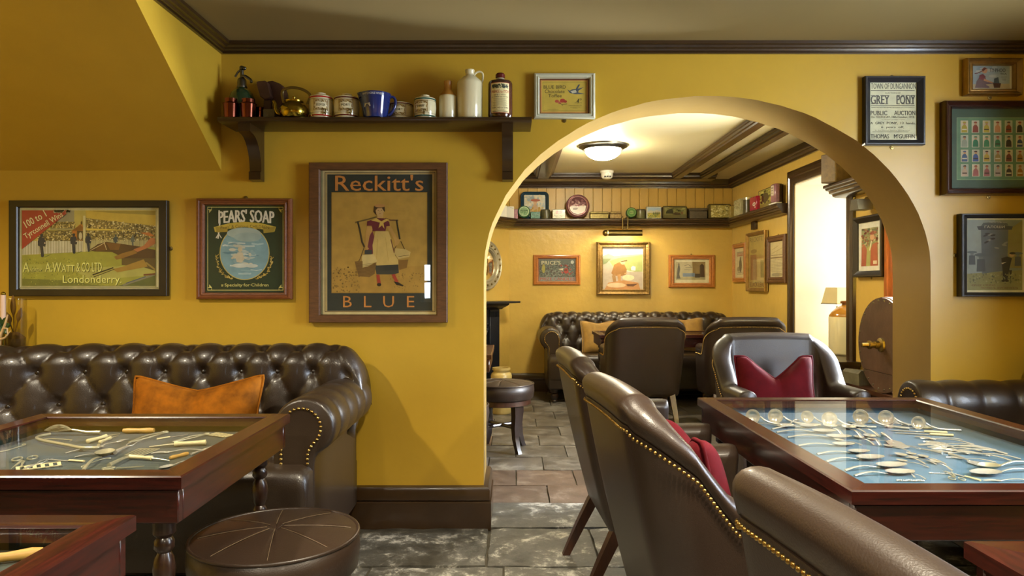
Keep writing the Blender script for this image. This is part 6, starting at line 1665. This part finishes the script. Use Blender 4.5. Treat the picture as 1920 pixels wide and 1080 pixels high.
TP['ladle'] = proto('ladle', [('ladle_bowl', mb, S_), ('handle', MB().tube([(.0295,.002,.030),(.05,.002,.016),(.09,.002,.006),(.17,.002,.005)], lambda t: .0040+.0014*t, 8), S_)])
mb = MB().prism([(.11,-.010),(.14,-.030),(.22,-.034),(.255,-.006),(.235,.026),(.14,.026),(.11,.010)], .003,.005,'xy')
TP['slice'] = proto('fish_slice', [('blade', mb, S_), ('handle', MB().tube([(0,0,.007),(.06,0,.009),(.115,0,.005)], lambda t: .008-.0045*t, 8), S_)])
mb = MB()
for y in (-.013,.013): mb.tube([(.12,0,.006),(.135,y,.007),(.17,y,.010),(.24,y*.8,.005)], lambda t: .0032-.0018*t, 6)
TP['carver'] = proto('carving_fork', [('tines', mb, S_), ('handle', MB().tube([(0,0,.009),(.05,0,.010),(.12,0,.006)], lambda t: .009-.005*t, 10), S_)])
mb = MB()
for i in range(14): mb.ball((.004+.012*i*.9, .004*math.sin(i*1.3), .005), .0058, 8, 5)
TP['chain'] = proto('silver_bracelet', [('beads', mb, S_)])
stuff(TP['chain'].children[0])
# kitchen tools
ST_ = M['steel']
mb = MB()
for k in range(8):
    a = PI*k/8; mb.tube([(.12+.11*math.sin(t*PI)**.7*(.0)+.12*t, .024*math.sin(PI*t)*math.cos(a), .026+.024*math.sin(PI*t)*math.sin(a)) for t in [i/10 for i in range(11)]], .0013, 5)
TP['whisk'] = proto('wire_whisk', [('wires', mb, ST_), ('handle', MB().tube([(0,0,.012),(.06,0,.014),(.12,0,.026)], lambda t: .010-.005*t, 10), ST_)])
stuff(TP['whisk'].children[0])
mb = MB().box(.13,.14,-.03,.03,.006,.008); mb.box(.215,.225,-.036,.036,.006,.008)
for i in range(6): mb.prism([(.14,-.030+i*.0112),(.14,-.0255+i*.0112),(.215,-.031+i*.0134),(.215,-.036+i*.0134)], .006,.008,'xy')
TP['turner'] = proto('slotted_turner', [('slotted_blade', mb, ST_), ('handle', MB().tube([(0,0,.008),(.07,0,.011),(.132,0,.008)], lambda t: .0075-.004*t, 8), ST_)])
mb = MB()
for i in range(6): mb.box(-.08+i*.029,-.066+i*.029,-.04,.04,.006,.0085)
mb.box(-.08,.08,-.04,-.033,.006,.0085); mb.box(-.08,.08,.033,.04,.006,.0085)
TP['grater'] = proto('flat_grater', [('slotted_plate', mb, M['ivory'])])
TP['pin'] = proto('wooden_handle', [('grip', MB().lathe([(1e-5,0),(.012,.002),(.016,.03),(.013,.09),(.017,.15),(.013,.178),(1e-5,.18)], (0,0,.017), 14, 'x'), M['bone'])])
mb = MB()
for s in (-1,1): mb.tube([(0,0,.01),(.06,s*.012,.01),(.14,s*.02,.012),(.20,s*.008,.010),(.225,s*.016,.010),(.24,0,.010)], .0042, 7)
TP['tongs'] = proto('kitchen_tongs', [('arms', mb, ST_)])
TP['hook'] = proto('meat_hook', [('rod', MB().tube([(0,.03,.008),(.01,.0,.008),(.05,-.012,.008),(.16,-.004,.008),(.21,.0,.008),(.235,.02,.008),(.215,.032,.008)], .0036, 7), ST_)])
TP['bone'] = proto('bone_handled_tool', [('bone_handle', MB().lathe([(1e-5,0),(.012,.004),(.010,.03),(.0085,.09),(.012,.13),(1e-5,.135)], (0,0,.013), 12, 'x'), M['ivory']), ('shaft', MB().tube([(.13,0,.012),(.17,0,.010),(.23,0,.006)], lambda t: .006-.003*t, 8), ST_)])
TP['scissors'] = proto('old_scissors', [('blade', MB().prism([(.07,-.004),(.20,.014),(.07,.008)], .004,.007,'xy'), ST_), ('blade', MB().prism([(.07,.004),(.20,-.014),(.07,-.008)], .007,.010,'xy'), ST_),
    ('finger_ring', MB().tube([(.03+.03*math.cos(2*PI*i/16), .024+.016*math.sin(2*PI*i/16), .007) for i in range(16)], .003, 6, closed=True), ST_), ('finger_ring', MB().tube([(.03+.03*math.cos(2*PI*i/16), -.024+.016*math.sin(2*PI*i/16), .007) for i in range(16)], .003, 6, closed=True), ST_)])
TP['masher'] = proto('ladle_spoon', [('spoon_bowl', bowl(.085,.060,.016,.20), ST_), ('handle', stem(0,.165,.006,.004,.012,.004), ST_)])
USED = set()
def put(kind, p0, p1, label, cat, group, z, flip=False, clampL=(.10,.34)):
    """from handle end p0 to business end p1 (view coordinates resolved to points on the table bed)"""
    a, b_ = onz(*p0, z), onz(*p1, z); d = b_-a; L = max(clampL[0], min(clampL[1], d.length)); base = TP[kind]
    Lp = {'spoon':.204,'tea':.135,'berry':.225,'fork':.205,'knife':.226,'ladle':.201,'slice':.255,'carver':.24,'chain':.16,'whisk':.24,'turner':.225,'grater':.16,'pin':.18,'tongs':.24,'hook':.235,'bone':.23,'scissors':.20,'masher':.245}[kind]
    s = L/Lp
    if kind not in USED: o = base; USED.add(kind)
    else: o = dup(base, (0,0,0), 0, label, group)
    o.location = (a.x, a.y, z+.0006); o.scale = (s, s, s); o.rotation_euler = (PI if flip else 0, 0, math.atan2(d.y, d.x))
    if flip: o.location.z += .012*s
    tag(o, label, cat, group); return o
def V6(x, y): return (1360+x/3.4286, 760+y/3.4286)
def V7(x, y): return (x/3.4286, 790+y/3.4286)
Z1 = .72-.052
ords = ['first','second','third','fourth','fifth','sixth','seventh','eighth','ninth']
LG = 'silver ladles along the far edge'
for i, (x, y) in enumerate(((178,70),(322,70),(528,74),(668,88),(872,74),(1033,78),(1240,112))):
    base = TP['ladle']; s = (.82,.86,.72,.86,.88,.84,.74)[i]
    o = base if i == 0 else dup(base, (0,0,0), 0, '', LG)
    c0 = onz(*V6(x, y), Z1+.030*s)
    o.scale = (s,)*3; o.location = (c0.x, c0.y, Z1+.0006); o.rotation_euler = (0, 0, (-.55,-.35,-.6,-.25,-.7,-.5,-.3)[i])
    tag(o, 'small silver ladle, %s from the left along the far edge of the blue bed' % ords[i], 'ladle', LG)
USED.add('ladle')
SG = 'large silver serving spoons'; TG = 'silver tea spoons'; FG = 'silver table forks'; KG = 'ivory handled knives'
for k, (x0,y0,x1,y1) in enumerate(((300,160,590,140),(330,180,700,178),(400,212,800,215),(470,265,820,262),(590,320,915,306),(650,368,1000,345),(770,425,1140,395),(830,458,1195,440))):
    put('berry' if k > 4 else 'spoon', V6(x0,y0), V6(x1,y1), 'silver serving spoon, %s from the far end of the row along the left rail' % ords[k], 'spoon', SG, Z1)
for k, (x0,y0,x1,y1) in enumerate(((215,120,385,145),(470,100,380,150))):
    put('tea', V6(x0,y0), V6(x1,y1), 'silver tea spoon among the ladles at the far left, ' + ('pointing right','pointing left')[k], 'spoon', 'tea spoons at the far left', Z1, clampL=(.08,.2))
for k, (x0,y0,x1,y1) in enumerate(((760,205,650,128),(880,215,760,130),(990,205,840,135),(960,260,840,205),(1000,265,915,198),(1290,385,1100,318),(1420,385,1245,328),(1310,405,1225,385),(1360,385,1180,335))):
    put('tea', V6(x0,y0), V6(x1,y1), 'small silver tea spoon lying slantwise mid bed, %s of nine counted from the far left' % ords[k], 'spoon', TG, Z1, clampL=(.09,.18))
for k, (x0,y0,x1,y1) in enumerate(((790,120,905,118),(1030,150,1120,105),(1180,140,1100,110))):
    put('spoon', V6(x0,y0), V6(x1,y1), 'silver table spoon turned bowl down at the far side, %s from the left' % ords[k], 'spoon', 'spoons turned over at the far side', Z1, flip=True, clampL=(.14,.2))
for k, (x0,y0,x1,y1) in enumerate(((1335,155,1040,145),(1425,185,1060,165),(1465,202,1090,182))):
    put('knife', V6(x0,y0), V6(x1,y1), 'ivory handled knife, %s of three lying together towards the right of the blue bed' % ('far one','middle one','near one')[k], 'knife', KG, Z1)
for k, (x0,y0,x1,y1) in enumerate(((1520,225,1255,218),(1680,282,1270,240),(1740,296,1240,262),(1815,322,1290,250),(1840,362,1430,295),(1700,330,1330,300),(1650,300,1300,275))):
    put('fork', V6(x0,y0), V6(x1,y1), 'silver fork in the fan of forks right of centre, ' + ('farthest one','second from the far side','third from the far side','handle second farthest right','handle farthest right','second from the near side','in the middle of the fan')[k], 'fork', FG, Z1)
put('slice', V6(1010,195), V6(1150,285), 'broad dark silver slice lying towards the centre of the blue bed', 'server', None, Z1)
put('carver', V6(1395,318), V6(1130,262), 'long silver carving fork in the centre of the blue bed', 'fork', None, Z1)
put('slice', V6(1440,325), V6(1740,415), 'broad silver fish slice near the right edge of the blue bed', 'server', None, Z1)
put('masher', V6(1960,378), V6(1640,420), 'long silver spoon with a curved handle, near right of the blue bed', 'spoon', None, Z1)
put('berry', V6(1960,425), V6(1600,455), 'large silver spoon at the near right, lying on the blue bed', 'spoon', None, Z1)
put('chain', V6(1310,440), V6(1440,445), 'beaded silver bracelet near the front edge of the blue bed', 'bracelet', None, Z1, clampL=(.05,.1))
put('chain', V6(1100,490), V6(1290,492), 'second beaded silver bracelet close against the front rail', 'bracelet', None, Z1, clampL=(.05,.12))
put('scissors', V6(1500,490), V6(1430,430), 'silver sugar nips lying at the front of the blue bed', 'nips', None, Z1, clampL=(.08,.12))
put('knife', V6(1640,490), V6(1490,450), 'short knife with a pale handle near the front rail of the blue bed', 'knife', None, Z1, clampL=(.1,.16))
for k, (x0,y0,x1,y1) in enumerate(((1290,480,1170,430),(1220,470,1150,420))):
    put('tea', V6(x0,y0), V6(x1,y1), ['tiny silver spoon beside the bracelet, right one','tiny silver spoon beside the bracelet, left one'][k], 'spoon', None, Z1, clampL=(.06,.1))
put('fork', V6(1960,490), V6(1660,490), 'silver fork lying along the front rail at the near right', 'fork', None, Z1)
for k, (kd,x0,y0,x1,y1) in enumerate((('fork',1780,312,1330,288),('fork',1600,258,1220,208),('fork',1740,372,1420,338),('fork',1900,352,1500,300))):
    put(kd, V6(x0,y0), V6(x1,y1), 'silver fork laid across the fan of forks, ' + ('second from the far side','farthest from the camera','closest to the camera','reaching nearest the right rail')[k], 'fork', 'forks laid across the fan', Z1)
for k, (x0,y0,x1,y1) in enumerate(((1110,252,950,226),(1190,305,1060,272),(1340,362,1170,312),(1460,425,1330,362),(905,182,800,142),(880,260,740,232))):
    put('tea', V6(x0,y0), V6(x1,y1), 'slanting silver tea spoon between the slice and the bracelets, %s from the left' % ('third','fourth','fifth','sixth','second','first')[k], 'spoon', 'tea spoons by the slice', Z1, clampL=(.09,.18))
# left table
put('spoon', V7(480,235), V7(660,215), 'steel spoon lying behind the big ladle', 'spoon', None, Z1)
put('fork', V7(620,180), V7(820,120), 'thin steel fork between the bone handled tools and the tongs', 'fork', None, Z1)
put('knife', V7(1010,120), V7(1200,88), 'thin knife behind the far right tongs', 'knife', None, Z1)
put('hook', V7(690,245), V7(520,300), 'bent steel hook beside the big ladle', 'hook', None, Z1)
put('whisk', V7(645,90), V7(285,96), 'wire whisk at the far left of the green bed', 'whisk', None, Z1)
put('pin', V7(790,80), V7(985,78), 'pale turned wooden handle at the far side of the green bed', 'handle', None, Z1)
put('bone', V7(560,145), V7(770,88), 'bone handled steel tool left of the wooden handle', 'tool', 'bone handled tools', Z1)
put('bone', V7(640,148), V7(760,100), 'second bone handled steel tool, just right of the first one', 'tool', 'bone handled tools', Z1)
put('tongs', V7(830,150), V7(1075,80), 'long steel tongs slanting across the green bed, right of the wooden handle', 'tongs', None, Z1)
put('tongs', V7(1110,145), V7(1345,90), 'steel tongs near the far right corner of the green bed', 'tongs', None, Z1)
put('hook', V7(230,120), V7(565,205), 'bent steel hook with a long rod on the left of the green bed', 'hook', None, Z1)
put('hook', V7(470,130), V7(320,120), 'short curled steel hook behind the long one', 'hook', None, Z1)
put('masher', V7(535,322), V7(700,205), 'big steel ladle at the middle front of the green bed', 'ladle', None, Z1)
put('turner', V7(700,302), V7(960,190), 'slotted steel turner in the middle of the green bed', 'turner', None, Z1)
put('grater', V7(250,300), V7(450,275), 'flat pale slotted grater at the front left of the green bed', 'grater', None, Z1)
put('carver', V7(740,215), V7(900,130), 'steel roasting fork behind the slotted turner', 'fork', None, Z1)
put('bone', V7(1330,155), V7(960,175), 'large spoon shaped tool with a long pale handle, right half of the green bed', 'tool', None, Z1)
put('fork', V7(1300,190), V7(970,212), 'old steel fork right of the slotted turner', 'fork', None, Z1)
put('bone', V7(830,245), V7(1090,262), 'long bone handle lying in front of the steel fork', 'tool', None, Z1)
put('pin', V7(1090,250), V7(1190,225), 'short brown wooden handle near the right rail of the green bed', 'handle', None, Z1, clampL=(.06,.1))
put('spoon', V7(1230,255), V7(1090,295), 'pale spoon close to the front right corner of the green bed', 'spoon', None, Z1)
put('scissors', V7(650,320), V7(900,300), 'old scissors at the front rail of the green bed', 'scissors', None, Z1)
put('scissors', V7(170,240), V7(100,320), 'old scissors at the front left of the green bed', 'scissors', None, Z1)
put('knife', V7(540,265), V7(300,250), 'table knife behind the flat grater', 'knife', None, Z1)
put('tea', V7(420,210), V7(610,180), 'small spoon by the long hook', 'spoon', None, Z1)
put('grater', V7(1420,95), V7(1540,110), 'ribbed pale pastry plate at the far right of the green bed', 'plate', None, Z1, clampL=(.08,.12))
put('carver', V7(160,320), V7(330,245), 'steel fork left of the flat grater', 'fork', None, Z1)
put('slice', V7(1230,220), V7(1400,160), 'small server beside the right rail of the green bed', 'server', None, Z1)
put('hook', V7(0,205), V7(90,180), 'bent wire at the left end of the green bed', 'hook', None, Z1)
# bottom left table
o = put('pin', (-60,1066), (82,1046), 'long ivory coloured rod in the table corner at the bottom left', 'rod', None, Z1, clampL=(.1,.4))
for k in list(TP):
    if k not in USED:
        for c_ in list(TP[k].children): bpy.data.objects.remove(c_)
        bpy.data.objects.remove(TP[k])
# ------------------------------------------------------------------ far left: vase of reeds, antlers and candle on a stand behind the sofa
Yv = 3.30
r = thing('plant_stand', 'tall narrow wooden stand behind the left end of the sofa', 'stand', (-2.36,Yv,0))
obj('stand_top', MB().box(-.16,.14,-.085,.085,.80,.825,.004), M['dwood'], r)
for sx in (-.14,.12):
    for sy in (-.07,.07): obj('leg', MB().box(sx-.015,sx+.015,sy-.012,sy+.012,0,.80,.003), M['dwood'], r)
k = Yv/F; vx = PX(28,Yv)
r = thing('glass_vase', 'straight glass vase with brown sand, at the left edge behind the sofa', 'vase', (vx,Yv-.005,.8255))
top = PZ(560,Yv)-.8255; rr = 20*k
obj('vase_glass', MB().lathe([(1e-5,0),(rr,0),(rr,top),(rr-.002,top),(rr-.002,.006),(1e-5,.006)], seg=36), M['vglass'], r)
obj('sand_fill', MB().lathe([(1e-5,.007),(rr-.003,.007),(rr-.003,top*.30),(rr*.4,top*.40),(1e-5,top*.42)], seg=30), M['sand'], r)
for i,(dx,dz) in enumerate(((-.03,.76),(-.005,1.06),(.028,.84))):
    t = thing('dried_reed', ['dried reed leaning left in the glass vase','tallest dried reed standing in the glass vase','dried reed leaning right in the glass vase'][i], 'reed', (vx+dx*.15,Yv-.005,.8255+top*.40), 0, 'dried reeds in the vase')
    hh = top*dz-top*.40
    obj('stem', MB().tube([(0,0,0),(dx*.5,0,hh*.5),(dx*.85,0,hh*.8)], .0025, 6), M['reed'], t)
    obj('seed_head', MB().tube([(dx*.45,0,hh*.42),(dx*.6,0,hh*.6),(dx*.8,0,hh*.8),(dx,0,hh)], lambda q: .011*math.sin(PI*min(.97,max(.08,q)))+.001, 8), M['reed'], t)
r = thing('antler', 'pale branching antler beside the glass vase', 'antler', (PX(2,3.12),3.14,.90))
obj('main_beam', MB().tube([(-.03,0,-.04),(-.02,0,.02),(.0,0,.07),(.015,0,.12)], lambda q: .009-.006*q, 8), M['antler'], r)
obj('tine', MB().tube([(-.02,0,.01),(.01,-.01,.02),(.035,-.01,.05)], lambda q: .006-.0045*q, 8), M['antler'], r)
obj('tine', MB().tube([(-.005,0,.06),(.02,-.01,.06),(.022,-.01,.03)], lambda q: .005-.003*q, 8), M['antler'], r)
r = thing('candlestick', 'pink candle in a brass holder at the very left edge', 'candle', (PX(0,3.2),3.22,.826))
obj('holder', MB().lathe([(1e-5,0),(.035,0),(.035,.008),(.008,.02),(.007,.10),(.014,.12),(.014,.14)], seg=18), M['brass'], r)
obj('wax', MB().lathe([(.011,.13),(.011,.28),(1e-5,.28)], seg=14), M['candle'], r)
obj('snuffer', MB().ball((0,0,.285), .010, 10, 6), M['brass'], r)
r = thing('leafy_sprig', 'dark green leaves at the left edge next to the antler', 'plant', (PX(-6,3.15),3.18,.95))
for i in range(7):
    a = i*.9; L_ = .05
    mb = MB(); P = []
    for q in range(6):
        t = q/5; w = .013*math.sin(PI*t)+.0005; c_ = Vector((math.cos(a)*L_*t, -.01*t, math.sin(a)*L_*t+.02))
        n_ = Vector((-math.sin(a),.2,math.cos(a))); P.append([c_-n_*w, c_+Vector((0,-.004,0)), c_+n_*w])
    mb.grid(P); obj('leaf', mb, M['leaf'], r)
obj('stem', MB().tube([(0,0,.02),(-.01,.01,-.06),(-.02,.02,-.12)], .003, 6), M['reed'], r)
bpy.context.view_layer.update()
